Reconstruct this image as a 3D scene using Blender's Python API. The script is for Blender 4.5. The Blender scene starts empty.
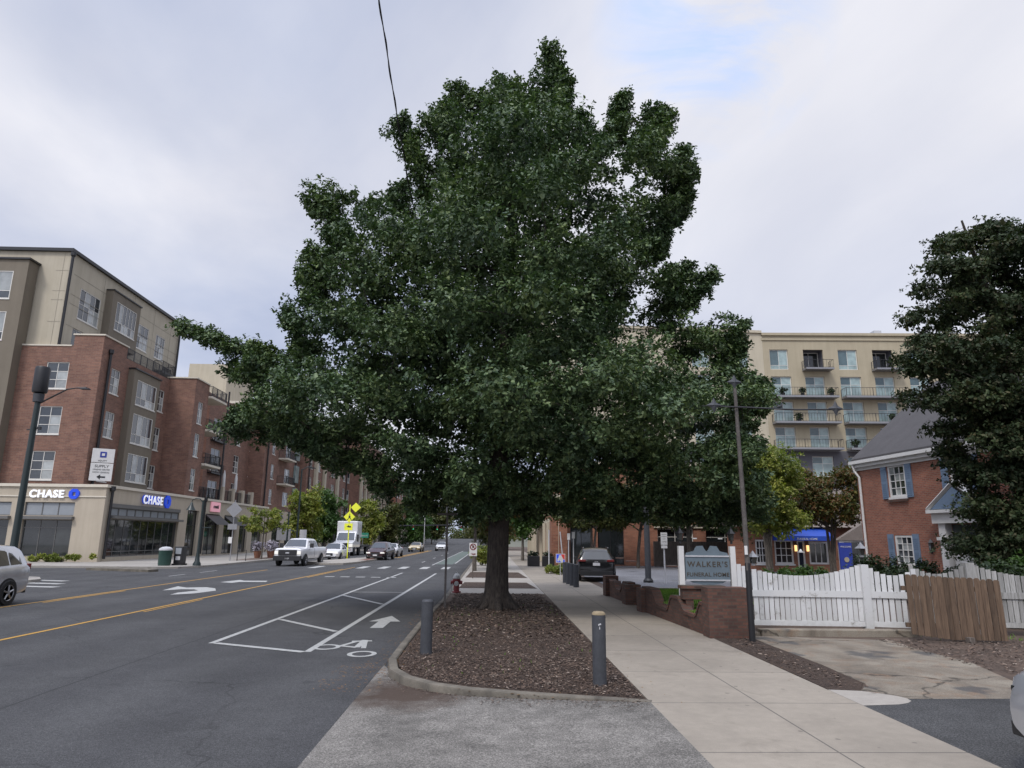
import bpy, math, random
import numpy as np
from mathutils import Vector, Matrix
random.seed(7); RNG = np.random.default_rng(7)
S = bpy.context.scene; COL = S.collection
R = math.radians
ORG = {}
ZR = -0.12            # level of the roadway; pavements and beds are at 0

# ------------------------------------------------------------------ helpers
def road_z(y):
    if y < 120: return ZR
    t = min(1.0, (y-120)/230.0)
    return ZR + 1.75*t*t*(3-2*t)

def tag(o, label=None, cat=None, group=None, kind=None):
    if label: o['label'] = label
    if cat: o['category'] = cat
    if group: o['group'] = group
    if kind: o['kind'] = kind
    return o

def empty(name, loc, label, cat, group=None, rz=0.0, world=True):
    o = bpy.data.objects.new(name, None); COL.objects.link(o)
    o.location = loc; o.rotation_euler = (0, 0, rz); o.empty_display_size = .3
    tag(o, label, cat, group)
    if world and rz == 0: ORG[o.name] = Vector(loc)
    return o

class MB:
    def __init__(s, T=None): s.v = []; s.f = []; s.T = T
    def add(s, vs, fs):
        n = len(s.v)
        s.v += [s.T(*p) if s.T else tuple(p) for p in vs]
        s.f += [tuple(i+n for i in f) for f in fs]
        return s
    def box(s, x0, x1, y0, y1, z0, z1):
        return s.add([(x0,y0,z0),(x1,y0,z0),(x1,y1,z0),(x0,y1,z0),(x0,y0,z1),(x1,y0,z1),(x1,y1,z1),(x0,y1,z1)],
                     [(0,3,2,1),(4,5,6,7),(0,1,5,4),(1,2,6,5),(2,3,7,6),(3,0,4,7)])
    def tube(s, pts, rs, n=8, caps=True):
        pts = [Vector(p) for p in pts]
        if not hasattr(rs, '__len__'): rs = [rs]*len(pts)
        vs = []; fs = []
        prev = None
        for i, p in enumerate(pts):
            d = (pts[min(i+1, len(pts)-1)]-pts[max(i-1, 0)])
            if d.length < 1e-9: d = Vector((0,0,1))
            d.normalize()
            if prev is None:
                a = d.cross(Vector((0,1,0)) if abs(d.y) < .9 else Vector((1,0,0))); a.normalize()
            else:
                a = prev - d*prev.dot(d)
                if a.length < 1e-6: a = d.orthogonal()
                a.normalize()
            prev = a; b = d.cross(a)
            for k in range(n):
                t = 2*math.pi*k/n
                vs.append(tuple(p + (a*math.cos(t)+b*math.sin(t))*rs[i]))
        for i in range(len(pts)-1):
            for k in range(n):
                k2 = (k+1) % n
                fs.append((i*n+k, i*n+k2, (i+1)*n+k2, (i+1)*n+k))
        if caps:
            fs.append(tuple(range(n-1, -1, -1))); m = (len(pts)-1)*n
            fs.append(tuple(range(m, m+n)))
        return s.add(vs, fs)
    def lathe(s, prof, c=(0,0,0), n=20, axis='z'):
        vs = []; fs = []
        for r, h in prof:
            for k in range(n):
                t = 2*math.pi*k/n; a, b = r*math.cos(t), r*math.sin(t)
                p = (a,b,h) if axis == 'z' else ((h,a,b) if axis == 'x' else (b,h,a))
                vs.append((c[0]+p[0], c[1]+p[1], c[2]+p[2]))
        m = len(prof)
        for i in range(m-1):
            for k in range(n):
                k2 = (k+1) % n
                fs.append((i*n+k, i*n+k2, (i+1)*n+k2, (i+1)*n+k))
        if prof[0][0] > 1e-5: fs.append(tuple(range(n-1,-1,-1)))
        if prof[-1][0] > 1e-5: fs.append(tuple(range((m-1)*n, m*n)))
        return s.add(vs, fs)
    def prism(s, poly, a, b, axis='z'):
        n = len(poly)
        ar = sum(poly[i][0]*poly[(i+1)%n][1]-poly[(i+1)%n][0]*poly[i][1] for i in range(n))
        if ar < 0: poly = poly[::-1]
        def m(p, h):
            return (p[0],p[1],h) if axis == 'z' else ((p[0],h,p[1]) if axis == 'y' else (h,p[0],p[1]))
        vs = [m(p,a) for p in poly]+[m(p,b) for p in poly]
        fs = [tuple(range(n-1,-1,-1)), tuple(range(n,2*n))]+[(i,(i+1)%n,n+(i+1)%n,n+i) for i in range(n)]
        if axis == 'y': fs = [f[::-1] for f in fs]
        return s.add(vs, fs)
    def build(s, name, mat, parent=None, smooth=None, bevel=0):
        off = ORG.get(parent.name, None) if parent is not None else None
        v = s.v
        if off is not None: v = [(p[0]-off.x, p[1]-off.y, p[2]-off.z) for p in v]
        me = bpy.data.meshes.new(name); me.from_pydata([tuple(p) for p in v], [], s.f)
        me.materials.append(mat); me.update()
        if smooth is not None:
            me.shade_smooth(); me.set_sharp_from_angle(angle=R(smooth))
        o = bpy.data.objects.new(name, me); COL.objects.link(o); o.parent = parent
        if bevel:
            md = o.modifiers.new('bevel', 'BEVEL'); md.width = bevel; md.segments = 2; md.limit_method = 'ANGLE'
        return o

def struct(name, mb, mat, **k):
    return tag(mb.build(name, mat, None, **k), kind='structure')

def copy_tree(o, parent=None):
    c = o.copy(); COL.objects.link(c); c.parent = parent
    for ch in list(o.children): copy_tree(ch, c)
    return c

def dup(o, loc, rz, label, group=None):
    c = copy_tree(o); c.location = loc; c.rotation_euler = (0,0,rz); c['label'] = label
    if group: c['group'] = group
    return c

class Face:      # a wall plane: u runs along it, d out of it
    def __init__(s, O, du, n): s.O = O; s.du = du; s.n = n
    def __call__(s, u, d, z): return (s.O[0]+u*s.du[0]+d*s.n[0], s.O[1]+u*s.du[1]+d*s.n[1], z)

# ------------------------------------------------------------------ materials
def new_mat(name):
    m = bpy.data.materials.new(name); m.use_nodes = True
    nt = m.node_tree; b = nt.nodes['Principled BSDF']
    return m, nt, b
def N(nt, t, **k):
    n = nt.nodes.new(t)
    for a, v in k.items(): setattr(n, a, v)
    return n
def noise(nt, vec, scale, detail=4, rough=.55, dist=0):
    n = N(nt, 'ShaderNodeTexNoise'); n.inputs['Scale'].default_value = scale
    n.inputs['Detail'].default_value = detail; n.inputs['Roughness'].default_value = rough
    n.inputs['Distortion'].default_value = dist
    nt.links.new(vec, n.inputs['Vector']); return n.outputs['Fac']
def ramp(nt, fac, stops):
    n = N(nt, 'ShaderNodeValToRGB'); e = n.color_ramp.elements
    while len(e) < len(stops): e.new(.5)
    for i, (p, c) in enumerate(stops):
        e[i].position = p; e[i].color = (*c, 1) if hasattr(c, '__len__') else (c, c, c, 1)
    nt.links.new(fac, n.inputs['Fac']); return n.outputs['Color']
def mix(nt, a, b, f, mode='MIX'):
    n = N(nt, 'ShaderNodeMix', data_type='RGBA', blend_type=mode)
    for s, v in ((0, f), (6, a), (7, b)):
        if hasattr(v, 'is_linked') or isinstance(v, bpy.types.NodeSocket): nt.links.new(v, n.inputs[s])
        elif hasattr(v, '__len__'): n.inputs[s].default_value = (*v, 1)
        else: n.inputs[s].default_value = v
    return n.outputs[2]
def math_(nt, op, a, b=None):
    n = N(nt, 'ShaderNodeMath', operation=op)
    for i, v in enumerate((a, b)):
        if v is None: continue
        if isinstance(v, bpy.types.NodeSocket): nt.links.new(v, n.inputs[i])
        else: n.inputs[i].default_value = v
    return n.outputs[0]
def pos(nt): return N(nt, 'ShaderNodeNewGeometry').outputs['Position']
def objc(nt): return N(nt, 'ShaderNodeTexCoord').outputs['Object']
def bump(nt, b, h, strength=.3, dist=.02):
    n = N(nt, 'ShaderNodeBump'); n.inputs['Strength'].default_value = strength; n.inputs['Distance'].default_value = dist
    nt.links.new(h, n.inputs['Height']); nt.links.new(n.outputs[0], b.inputs['Normal'])

def plain(name, col, rough=.6, var=.12, scale=3, metal=0, spec=.5, fine=0, streak=0):
    m, nt, b = new_mat(name); p = objc(nt)
    f = noise(nt, p, scale, 6, .65)
    c1 = tuple(max(0, c*(1-var)) for c in col); c2 = tuple(c*(1+var) for c in col)
    c = ramp(nt, f, [(.3, c1), (.7, c2)])
    if fine:
        g = noise(nt, p, fine, 2); c = mix(nt, c, ramp(nt, g, [(.35, .6), (.65, 1.0)]), .35, 'MULTIPLY')
    if streak:      # rain streaks run down the wall
        mp = N(nt, 'ShaderNodeMapping'); mp.inputs['Scale'].default_value = (1.6,1.6,.10); nt.links.new(p, mp.inputs[0])
        c = mix(nt, c, ramp(nt, noise(nt, mp.outputs[0], 1.5, 6, .65), [(.38, (.72,.70,.67)), (.60, (1.04,1.04,1.04))]), streak, 'MULTIPLY')
    nt.links.new(c, b.inputs['Base Color'])
    b.inputs['Roughness'].default_value = rough; b.inputs['Metallic'].default_value = metal
    b.inputs['Specular IOR Level'].default_value = spec
    return m

def asphalt(name, lo, hi, agg=.5, warm=(1,1,1.02), scale=90, patch=.35, stain=None, road=False):
    m, nt, b = new_mat(name); p = pos(nt)
    big = noise(nt, p, .35, 5, .6, .6); mid = noise(nt, p, 3.1, 6, .7); fine = noise(nt, p, scale, 2, .7)
    c = ramp(nt, big, [(.35, tuple(lo*w for w in warm)), (.68, tuple(hi*w for w in warm))])
    c = mix(nt, c, ramp(nt, mid, [(.3, .62), (.7, 1.25)]), patch, 'MULTIPLY')
    c = mix(nt, c, ramp(nt, noise(nt, p, 26, 3, .8), [(.34, .70), (.5, 1.0), (.68, 1.45)]), min(1, agg), 'MULTIPLY')
    c = mix(nt, c, ramp(nt, fine, [(.36, .35), (.5, .95), (.66, 2.1)]), agg, 'MULTIPLY')
    if road:
        sp = N(nt, 'ShaderNodeSeparateXYZ'); nt.links.new(p, sp.inputs[0])
        # polished wheel paths, dark oil line between them, tarred joints and fine cracks
        wob = math_(nt, 'ADD', sp.outputs[0], math_(nt, 'MULTIPLY', noise(nt, p, .12, 2), .8))
        wp = math_(nt, 'PINGPONG', math_(nt, 'ADD', wob, 100.3), .95)
        c = mix(nt, c, ramp(nt, wp, [(.1, (.90,.90,.91)), (.8, (1.10,1.10,1.09))]), .75, 'MULTIPLY')
        j = math_(nt, 'PINGPONG', math_(nt, 'ADD', math_(nt, 'ADD', sp.outputs[0], math_(nt, 'MULTIPLY', noise(nt, p, .9, 3), .12)), 100.6), 2.15)
        c = mix(nt, c, (.018,.018,.019), math_(nt, 'MULTIPLY', math_(nt, 'LESS_THAN', j, .022), .55))
        w = N(nt, 'ShaderNodeVectorMath', operation='ADD'); nt.links.new(p, w.inputs[0])
        nz = N(nt, 'ShaderNodeTexNoise'); nz.inputs['Scale'].default_value = 1.7; nz.inputs['Detail'].default_value = 6; nt.links.new(p, nz.inputs['Vector'])
        nt.links.new(mix(nt, (0,0,0), nz.outputs['Color'], .6), w.inputs[1])
        v = N(nt, 'ShaderNodeTexVoronoi', feature='DISTANCE_TO_EDGE'); v.inputs['Scale'].default_value = .22; nt.links.new(w.outputs[0], v.inputs['Vector'])
        ck = math_(nt, 'MULTIPLY', ramp(nt, v.outputs['Distance'], [(.0012, 1), (.0045, 0)]), ramp(nt, noise(nt, p, .35, 3), [(.45, 0), (.6, .75)]))
        c = mix(nt, c, (.015,.015,.015), ck)
        c = mix(nt, c, (.022,.022,.023), ramp(nt, noise(nt, p, 1.6, 2, .4), [(.70, 0), (.76, .5)]))
    if stain:      # soil washed out over the kerb corner
        ds = N(nt, 'ShaderNodeVectorMath', operation='DISTANCE'); nt.links.new(p, ds.inputs[0]); ds.inputs[1].default_value = stain
        k = math_(nt, 'ADD', ds.outputs['Value'], math_(nt, 'MULTIPLY', noise(nt, p, 2.2, 5, .7), 1.6))
        c = mix(nt, c, (.055,.036,.026), ramp(nt, math_(nt, 'MULTIPLY', k, .5), [(.62, .9), (1.15, 0)]))
    nt.links.new(c, b.inputs['Base Color']); b.inputs['Roughness'].default_value = .88
    b.inputs['Specular IOR Level'].default_value = .3
    bump(nt, b, fine, .5, .006)
    return m

def concrete(name, col, joint=None, stain=.3, scale=1.0, x0=0, cross=None):
    m, nt, b = new_mat(name); p = pos(nt)
    big = noise(nt, p, .5*scale, 6, .62, .5); mid = noise(nt, p, 6*scale, 5, .7); fine = noise(nt, p, 120, 2)
    c = ramp(nt, big, [(.3, tuple(v*(1-stain) for v in col)), (.62, col)])
    c = mix(nt, c, ramp(nt, mid, [(.3, .8), (.7, 1.08)]), .6, 'MULTIPLY')
    c = mix(nt, c, ramp(nt, fine, [(.35, .75), (.65, 1.12)]), .5, 'MULTIPLY')
    c = mix(nt, c, (.07,.06,.05), ramp(nt, noise(nt, p, 7, 2, .3), [(.735, 0), (.76, .55)]))
    c = mix(nt, c, (.13,.11,.085), ramp(nt, noise(nt, p, 1.1, 7, .72, .8), [(.56, 0), (.74, .55)]))
    h = fine
    if joint:
        sp = N(nt, 'ShaderNodeSeparateXYZ'); nt.links.new(p, sp.inputs[0])
        def line(v, period, off, w):
            a = math_(nt, 'ADD', v, off); a = math_(nt, 'MODULO', a, period)
            a = math_(nt, 'ABSOLUTE', math_(nt, 'SUBTRACT', a, period/2))
            return math_(nt, 'LESS_THAN', a, w)
        j = line(sp.outputs[1], joint, 1000*joint, .010)
        if cross: j = math_(nt, 'MAXIMUM', j, line(sp.outputs[0], cross, 1000*cross - x0 + cross/2, .008))
        # every bay is a separate pour, so each has its own tone
        cell = math_(nt, 'FLOOR', math_(nt, 'DIVIDE', math_(nt, 'ADD', sp.outputs[1], 1000*joint-joint/2), joint))
        wn = N(nt, 'ShaderNodeTexWhiteNoise', noise_dimensions='1D'); nt.links.new(cell, wn.inputs['W'])
        c = mix(nt, c, ramp(nt, wn.outputs['Value'], [(0, .86), (1, 1.04)]), 1.0, 'MULTIPLY')
        c = mix(nt, c, (.06,.055,.05), math_(nt, 'MULTIPLY', j, .8))
        h = math_(nt, 'SUBTRACT', fine, j)
    nt.links.new(c, b.inputs['Base Color']); b.inputs['Roughness'].default_value = .85
    bump(nt, b, h, .25, .006)
    return m

def brick(name, c1, c2, mortar, bw=.2, bh=.065, rot=None, dark=.5, ms=.008):
    m, nt, b = new_mat(name); p = pos(nt)
    sp = N(nt, 'ShaderNodeSeparateXYZ'); nt.links.new(p, sp.inputs[0])
    u = math_(nt, 'ADD', sp.outputs[0], sp.outputs[1])
    cb = N(nt, 'ShaderNodeCombineXYZ'); nt.links.new(u, cb.inputs[0]); nt.links.new(sp.outputs[2], cb.inputs[1])
    t = N(nt, 'ShaderNodeTexBrick'); nt.links.new(cb.outputs[0], t.inputs['Vector'])
    t.inputs['Scale'].default_value = 1; t.inputs['Brick Width'].default_value = bw; t.inputs['Row Height'].default_value = bh
    t.inputs['Mortar Size'].default_value = ms; t.inputs['Mortar Smooth'].default_value = .2; t.inputs['Bias'].default_value = 0
    t.inputs['Color1'].default_value = (*c1,1); t.inputs['Color2'].default_value = (*c2,1); t.inputs['Mortar'].default_value = (*mortar,1)
    big = noise(nt, p, .9, 5, .65)
    c = mix(nt, t.outputs['Color'], ramp(nt, big, [(.3, 1-dark*.5), (.7, 1.12)]), 1, 'MULTIPLY')
    c = mix(nt, c, ramp(nt, noise(nt, p, 14, 3), [(.3, .75), (.7, 1.15)]), .5, 'MULTIPLY')
    nt.links.new(c, b.inputs['Base Color']); b.inputs['Roughness'].default_value = .85
    bump(nt, b, t.outputs['Fac'], -.35, .01)
    return m

def glass_mat(name, dark=(.02,.024,.028), pale=(.40,.42,.41), share=.30, rough=.06, spec=.6):
    # window lights: some show dark rooms, some show drawn blinds just behind the glass
    m, nt, b = new_mat(name)
    g = N(nt, 'ShaderNodeNewGeometry')
    c = ramp(nt, g.outputs['Random Per Island'], [(0, dark), (max(.01,1-share-.04), tuple(d*2.2 for d in dark)), (1-share, tuple(v*.6 for v in pale)), (1, pale)])
    c = mix(nt, c, ramp(nt, noise(nt, pos(nt), 1.3, 3), [(.35, .6), (.65, 1.15)]), .6, 'MULTIPLY')
    nt.links.new(c, b.inputs['Base Color']); b.inputs['Roughness'].default_value = rough
    b.inputs['Specular IOR Level'].default_value = spec; b.inputs['Coat Weight'].default_value = .5; b.inputs['Coat Roughness'].default_value = .03
    return m

def leaf_mat(name, cols, rough=.45, transl=.25, spec=.35):
    m, nt, b = new_mat(name); g = N(nt, 'ShaderNodeNewGeometry')
    k = len(cols)
    c = ramp(nt, g.outputs['Random Per Island'], [(i/(k-1), cols[i]) for i in range(k)])
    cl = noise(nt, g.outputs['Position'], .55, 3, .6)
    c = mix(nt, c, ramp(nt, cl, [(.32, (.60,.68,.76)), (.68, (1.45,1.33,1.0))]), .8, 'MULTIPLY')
    nt.links.new(c, b.inputs['Base Color'])
    b.inputs['Roughness'].default_value = rough; b.inputs['Specular IOR Level'].default_value = spec
    tr = N(nt, 'ShaderNodeBsdfTranslucent'); nt.links.new(mix(nt, c, (1.0,1.25,.5), 1, 'MULTIPLY'), tr.inputs['Color'])
    ms = N(nt, 'ShaderNodeMixShader'); ms.inputs[0].default_value = transl
    nt.links.new(b.outputs[0], ms.inputs[1]); nt.links.new(tr.outputs[0], ms.inputs[2])
    nt.links.new(ms.outputs[0], nt.nodes['Material Output'].inputs['Surface'])
    return m

def paint(name, col, rough=.3, metal=.0, coat=.6):
    m, nt, b = new_mat(name)
    c = ramp(nt, noise(nt, objc(nt), 2.0, 4), [(.3, tuple(v*.9 for v in col)), (.7, tuple(v*1.06 for v in col))])
    nt.links.new(c, b.inputs['Base Color']); b.inputs['Roughness'].default_value = rough
    b.inputs['Metallic'].default_value = metal; b.inputs['Coat Weight'].default_value = coat; b.inputs['Coat Roughness'].default_value = .06
    return m

def emis(name, col, s=1.0, base=None):
    m, nt, b = new_mat(name)
    b.inputs['Base Color'].default_value = (*(base or col), 1)
    b.inputs['Emission Color'].default_value = (*col, 1); b.inputs['Emission Strength'].default_value = s
    return m

def marking(name, col, wear=.45):
    m, nt, b = new_mat(name); p = pos(nt)
    w = noise(nt, p, 9, 6, .75); f = noise(nt, p, 70, 2)
    c = mix(nt, col, ramp(nt, f, [(.4, .55), (.6, 1)]), .5, 'MULTIPLY')
    k = ramp(nt, w, [(.36, 1.0), (.52, 0)])
    c = mix(nt, c, tuple(.4*v+.06 for v in col), math_(nt, 'MULTIPLY', k, wear))
    nt.links.new(c, b.inputs['Base Color']); b.inputs['Roughness'].default_value = .7
    return m

def bark_mat(name, lo, hi):
    m, nt, b = new_mat(name)
    mp = N(nt, 'ShaderNodeMapping'); mp.inputs['Scale'].default_value = (1,1,.22); nt.links.new(pos(nt), mp.inputs[0])
    f = noise(nt, mp.outputs[0], 16, 5, .7, .4)
    c = ramp(nt, f, [(.35, lo), (.65, hi)])
    nt.links.new(c, b.inputs['Base Color']); b.inputs['Roughness'].default_value = .95; bump(nt, b, f, .9, .05)
    return m

def wood_mat(name, cols, across='x', width=.14):
    m, nt, b = new_mat(name); p = pos(nt)
    mp = N(nt, 'ShaderNodeMapping'); mp.inputs['Scale'].default_value = (9,9,.7); nt.links.new(p, mp.inputs[0])
    f = noise(nt, mp.outputs[0], 3, 6, .7, .8)
    c = ramp(nt, f, [(.28, cols[0]), (.5, cols[1]), (.72, cols[2])])
    g = N(nt, 'ShaderNodeNewGeometry')
    c = mix(nt, c, ramp(nt, g.outputs['Random Per Island'], [(0, .65), (1, 1.3)]), .8, 'MULTIPLY')
    nt.links.new(c, b.inputs['Base Color']); b.inputs['Roughness'].default_value = .85; bump(nt, b, f, .4, .01)
    return m

def white_fence_mat():
    m, nt, b = new_mat('weathered_white_paint'); p = pos(nt)
    g = N(nt, 'ShaderNodeNewGeometry')
    c = ramp(nt, g.outputs['Random Per Island'], [(0, (.46,.46,.45)), (1, (.60,.60,.59))])
    c = mix(nt, c, (.12,.10,.07), ramp(nt, noise(nt, p, 4, 8, .8), [(.57, 0), (.68, .8)]))
    sp = N(nt, 'ShaderNodeSeparateXYZ'); nt.links.new(p, sp.inputs[0])
    low = ramp(nt, sp.outputs[2], [(.1, .5), (.55, 0)])
    c = mix(nt, c, (.20,.19,.14), math_(nt, 'MULTIPLY', low, noise(nt, p, 12, 4)))
    nt.links.new(c, b.inputs['Base Color']); b.inputs['Roughness'].default_value = .6
    return m

M = {}
M['asphalt'] = asphalt('road_asphalt', .047, .065, .75, road=True)
M['blacktop'] = asphalt('driveway_asphalt', .040, .062, .9, (1,1,1.0), 60, .6)
M['lot'] = asphalt('lot_asphalt', .12, .17, .4, (1,1,1.06))
M['apron'] = asphalt('aggregate_apron', .105, .19, .65, (1.07,1,.90), 60, .9, (-1.1,10.2,-.1))
M['sidewalk'] = concrete('sidewalk_concrete', (.30,.262,.212), 2.05, .22, 1.0, 3.42, 50)
M['walk_far'] = concrete('left_pavement_concrete', (.34,.315,.28), 2.0, .15)
M['kerb'] = concrete('kerb_concrete', (.165,.145,.115), None, .65, 4)
M['drive'] = None
M['conc_lt'] = concrete('new_concrete', (.345,.315,.275), None, .15)
M['stone'] = plain('limestone_cladding', (.45,.39,.305), .8, .05, .8, fine=60, streak=.25)
M['stone2'] = plain('limestone_cap', (.57,.52,.43), .8, .05, 2)
M['brickL'] = brick('brown_red_brick', (.235,.118,.080), (.160,.078,.056), (.21,.17,.14), .4, .13)
M['brickH'] = brick('orange_red_brick', (.31,.108,.063), (.215,.070,.044), (.24,.17,.13), .2, .072, ms=.010)
M['brickM'] = brick('orange_brick', (.30,.13,.075), (.22,.085,.05), (.22,.15,.11), .4, .13)
M['brickW'] = brick('old_wall_brick', (.14,.060,.040), (.065,.033,.025), (.075,.057,.045), .2, .067, dark=.9, ms=.010)
M['beige'] = plain('beige_panel', (.42,.375,.29), .8, .05, .7, streak=.28)
M['beigeR'] = plain('tan_stucco', (.37,.32,.225), .85, .06, .5, streak=.28)
M['beigeC'] = plain('cream_stucco', (.46,.41,.31), .85, .05, .5, streak=.28)
M['taupe'] = plain('taupe_panel', (.165,.140,.105), .8, .06, .9, streak=.28)
M['slate_wall'] = plain('grey_blue_wall', (.10,.10,.115), .8, .06)
M['seam'] = plain('panel_seam', (.26,.235,.19), .9)
M['white'] = plain('white_paint', (.60,.59,.57), .5, .06, 4)
M['frame'] = plain('window_frame_white', (.62,.60,.55), .5, .05)
M['black'] = plain('black_metal', (.012,.012,.014), .45, .2, 4)
M['dkgreen'] = plain('dark_green_metal', (.012,.022,.022), .4, .2, 4)
M['green'] = plain('green_bin_plastic', (.015,.05,.04), .45, .1)
M['grey'] = plain('grey_metal', (.24,.24,.25), .45, .1, 5, metal=.4)
M['ltgrey'] = plain('light_grey_metal', (.45,.45,.46), .4, .08)
M['store_frame'] = plain('storefront_grey', (.115,.112,.108), .5, .06)
M['store_glass'] = glass_mat('storefront_glass', (.012,.014,.015), (.04,.045,.045), .3, .05, .5)
M['panel'] = plain('frosted_panel', (.25,.27,.29), .35, .08)
M['glass'] = glass_mat('window_glass')
M['glassR'] = glass_mat('flat_glass', (.035,.055,.06), (.36,.47,.46), .6)
M['carglass'] = glass_mat('car_glass', (.012,.014,.015), (.03,.035,.036), .5, .04, .6)
M['shingle'] = plain('grey_shingle', (.066,.062,.064), .9, .12, 1.5, fine=14)
M['shingle2'] = plain('brown_shingle', (.17,.14,.12), .9, .12, 1.5, fine=14)
M['shutter'] = plain('blue_shutter', (.135,.19,.27), .6, .08, 6)
M['bark'] = bark_mat('oak_bark', (.016,.012,.010), (.062,.050,.040))
M['bark2'] = bark_mat('grey_bark', (.05,.042,.035), (.14,.12,.10))
M['woodgate'] = wood_mat('brown_cedar', [(.045,.028,.018), (.10,.064,.040), (.15,.100,.064)])
M['woodold'] = wood_mat('weathered_timber', [(.05,.040,.032), (.11,.09,.075), (.19,.165,.14)])
M['fence'] = white_fence_mat()
M['pole'] = plain('weathered_pole', (.085,.075,.068), .8, .3, 5, fine=20)
M['tyre'] = plain('tyre_rubber', (.012,.012,.012), .85, .1)
M['rim'] = plain('alloy_rim', (.35,.35,.36), .35, .1, metal=.8)
M['plast'] = plain('black_plastic', (.014,.014,.015), .6, .1)
M['headlamp'] = emis('headlamp', (1.0,.93,.80), .35, (.6,.6,.58))
M['headoff'] = paint('headlamp_lens', (.5,.5,.5), .12, .3)
M['tail'] = paint('tail_lamp_lens', (.16,.010,.009), .2)
M['amber'] = paint('amber_lens', (.5,.18,.02), .3)
M['plate'] = plain('number_plate', (.6,.6,.6), .4)
M['chrome'] = plain('chrome_trim', (.6,.6,.6), .15, .05, metal=1)
M['signblue'] = emis('sign_blue', (.012,.06,.62), .30, (.01,.05,.5))
M['signwhite'] = emis('sign_white', (.85,.88,1.0), .35, (.8,.8,.8))
M['blue'] = plain('blue_canvas', (.008,.05,.33), .6, .1, 2)
M['blue2'] = plain('blue_panel', (.02,.04,.26), .4, .1)
M['pblue'] = plain('sign_slate_blue', (.115,.15,.175), .7, .12, 6)
M['gold'] = plain('faded_gold_letters', (.055,.042,.028), .6, .2, 9)
M['line_w'] = marking('white_road_paint', (.43,.43,.41), .8)
M['line_y'] = marking('yellow_road_paint', (.50,.27,.035), .5)
M['line_g'] = marking('green_lane_paint', (.095,.125,.105), .5)
M['red'] = plain('hydrant_red', (.17,.018,.022), .55, .25, 8)
M['silverp'] = plain('silver_paint', (.42,.42,.41), .5, .2, 8)
M['yellowp'] = plain('hi_vis_yellow', (.75,.78,.04), .5, .05)
M['pink'] = emis('pink_sign', (.75,.35,.42), .3, (.6,.3,.35))
M['bollard'] = plain('bollard_grey', (.046,.049,.056), .7, .2, 7, fine=30)
M['bolcap'] = plain('worn_concrete_cap', (.23,.18,.11), .9, .25, 14)
M['grass'] = leaf_mat('grass_blades', [(.07,.15,.025), (.12,.22,.04), (.16,.26,.06)], .6, .3)
M['soil'] = plain('bare_soil', (.085,.058,.042), .95, .35, 1.6, fine=22)
M['redbrickpave'] = brick('brick_paving', (.20,.085,.06), (.15,.065,.05), (.15,.11,.09), .2, .1)
M['terrain'] = plain('distant_ground', (.12,.12,.09), .95, .2, .05)
M['lamp'] = emis('warm_lamp', (1.0,.62,.25), 1.2)
M['lav'] = plain('lavender_flowers', (.36,.33,.38), .8, .3, 9)

def mulch_mat():
    m, nt, b = new_mat('mulch_ground'); p = pos(nt)
    a = noise(nt, p, 34, 6, .8, .6); g = noise(nt, p, 1.2, 5, .6)
    c = ramp(nt, a, [(.30, (.010,.008,.007)), (.5, (.056,.036,.026)), (.70, (.145,.098,.070))])
    c = mix(nt, c, ramp(nt, g, [(.3, (.75,.72,.7)), (.7, (1.25,1.2,1.1))]), .8, 'MULTIPLY')
    nt.links.new(c, b.inputs['Base Color']); b.inputs['Roughness'].default_value = .95; bump(nt, b, a, 1.0, .04)
    return m
M['mulch'] = mulch_mat()
def drive_mat():
    # old patched concrete: brown and dark stains, thin wandering cracks
    m, nt, b = new_mat('stained_drive_concrete'); p = pos(nt)
    big = noise(nt, p, .8, 6, .62, .8); mid = noise(nt, p, 2.3, 6, .7, .5); fine = noise(nt, p, 60, 3, .7)
    c = ramp(nt, big, [(.30, (.085,.072,.056)), (.46, (.17,.142,.108)), (.60, (.235,.205,.16))])
    c = mix(nt, c, (.20,.12,.07), ramp(nt, mid, [(.52, 0), (.66, .6)]))
    c = mix(nt, c, (.05,.05,.052), ramp(nt, noise(nt, p, .95, 3, .5), [(.60, 0), (.66, .75)]))
    c = mix(nt, c, ramp(nt, fine, [(.35, .6), (.65, 1.25)]), .8, 'MULTIPLY')
    w = N(nt, 'ShaderNodeVectorMath', operation='ADD'); nt.links.new(p, w.inputs[0])
    nz = N(nt, 'ShaderNodeTexNoise'); nz.inputs['Scale'].default_value = 2.5; nz.inputs['Detail'].default_value = 5; nt.links.new(p, nz.inputs['Vector'])
    nt.links.new(mix(nt, (0,0,0), nz.outputs['Color'], .5), w.inputs[1])
    v = N(nt, 'ShaderNodeTexVoronoi', feature='DISTANCE_TO_EDGE'); v.inputs['Scale'].default_value = .36; nt.links.new(w.outputs[0], v.inputs['Vector'])
    c = mix(nt, c, (.02,.016,.012), ramp(nt, v.outputs['Distance'], [(.003, .75), (.011, 0)]))
    nt.links.new(c, b.inputs['Base Color']); b.inputs['Roughness'].default_value = .9; bump(nt, b, fine, .4, .008)
    return m
M['drive'] = drive_mat()
M['fence_old'] = wood_mat('silvered_pickets', [(.16,.155,.14), (.27,.265,.25), (.38,.375,.36)])
def chip_mat():
    m, nt, b = new_mat('mulch_chip'); g = N(nt, 'ShaderNodeNewGeometry')
    c = ramp(nt, g.outputs['Random Per Island'], [(0, (.020,.013,.010)), (.5, (.070,.044,.031)), (.88, (.14,.093,.066)), (1, (.32,.26,.21))])
    nt.links.new(c, b.inputs['Base Color']); b.inputs['Roughness'].default_value = .9
    return m
M['chip'] = chip_mat()
M['litter'] = leaf_mat('fallen_leaf', [(.16,.07,.02), (.22,.12,.04), (.10,.05,.03)], .8, .1)

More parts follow.
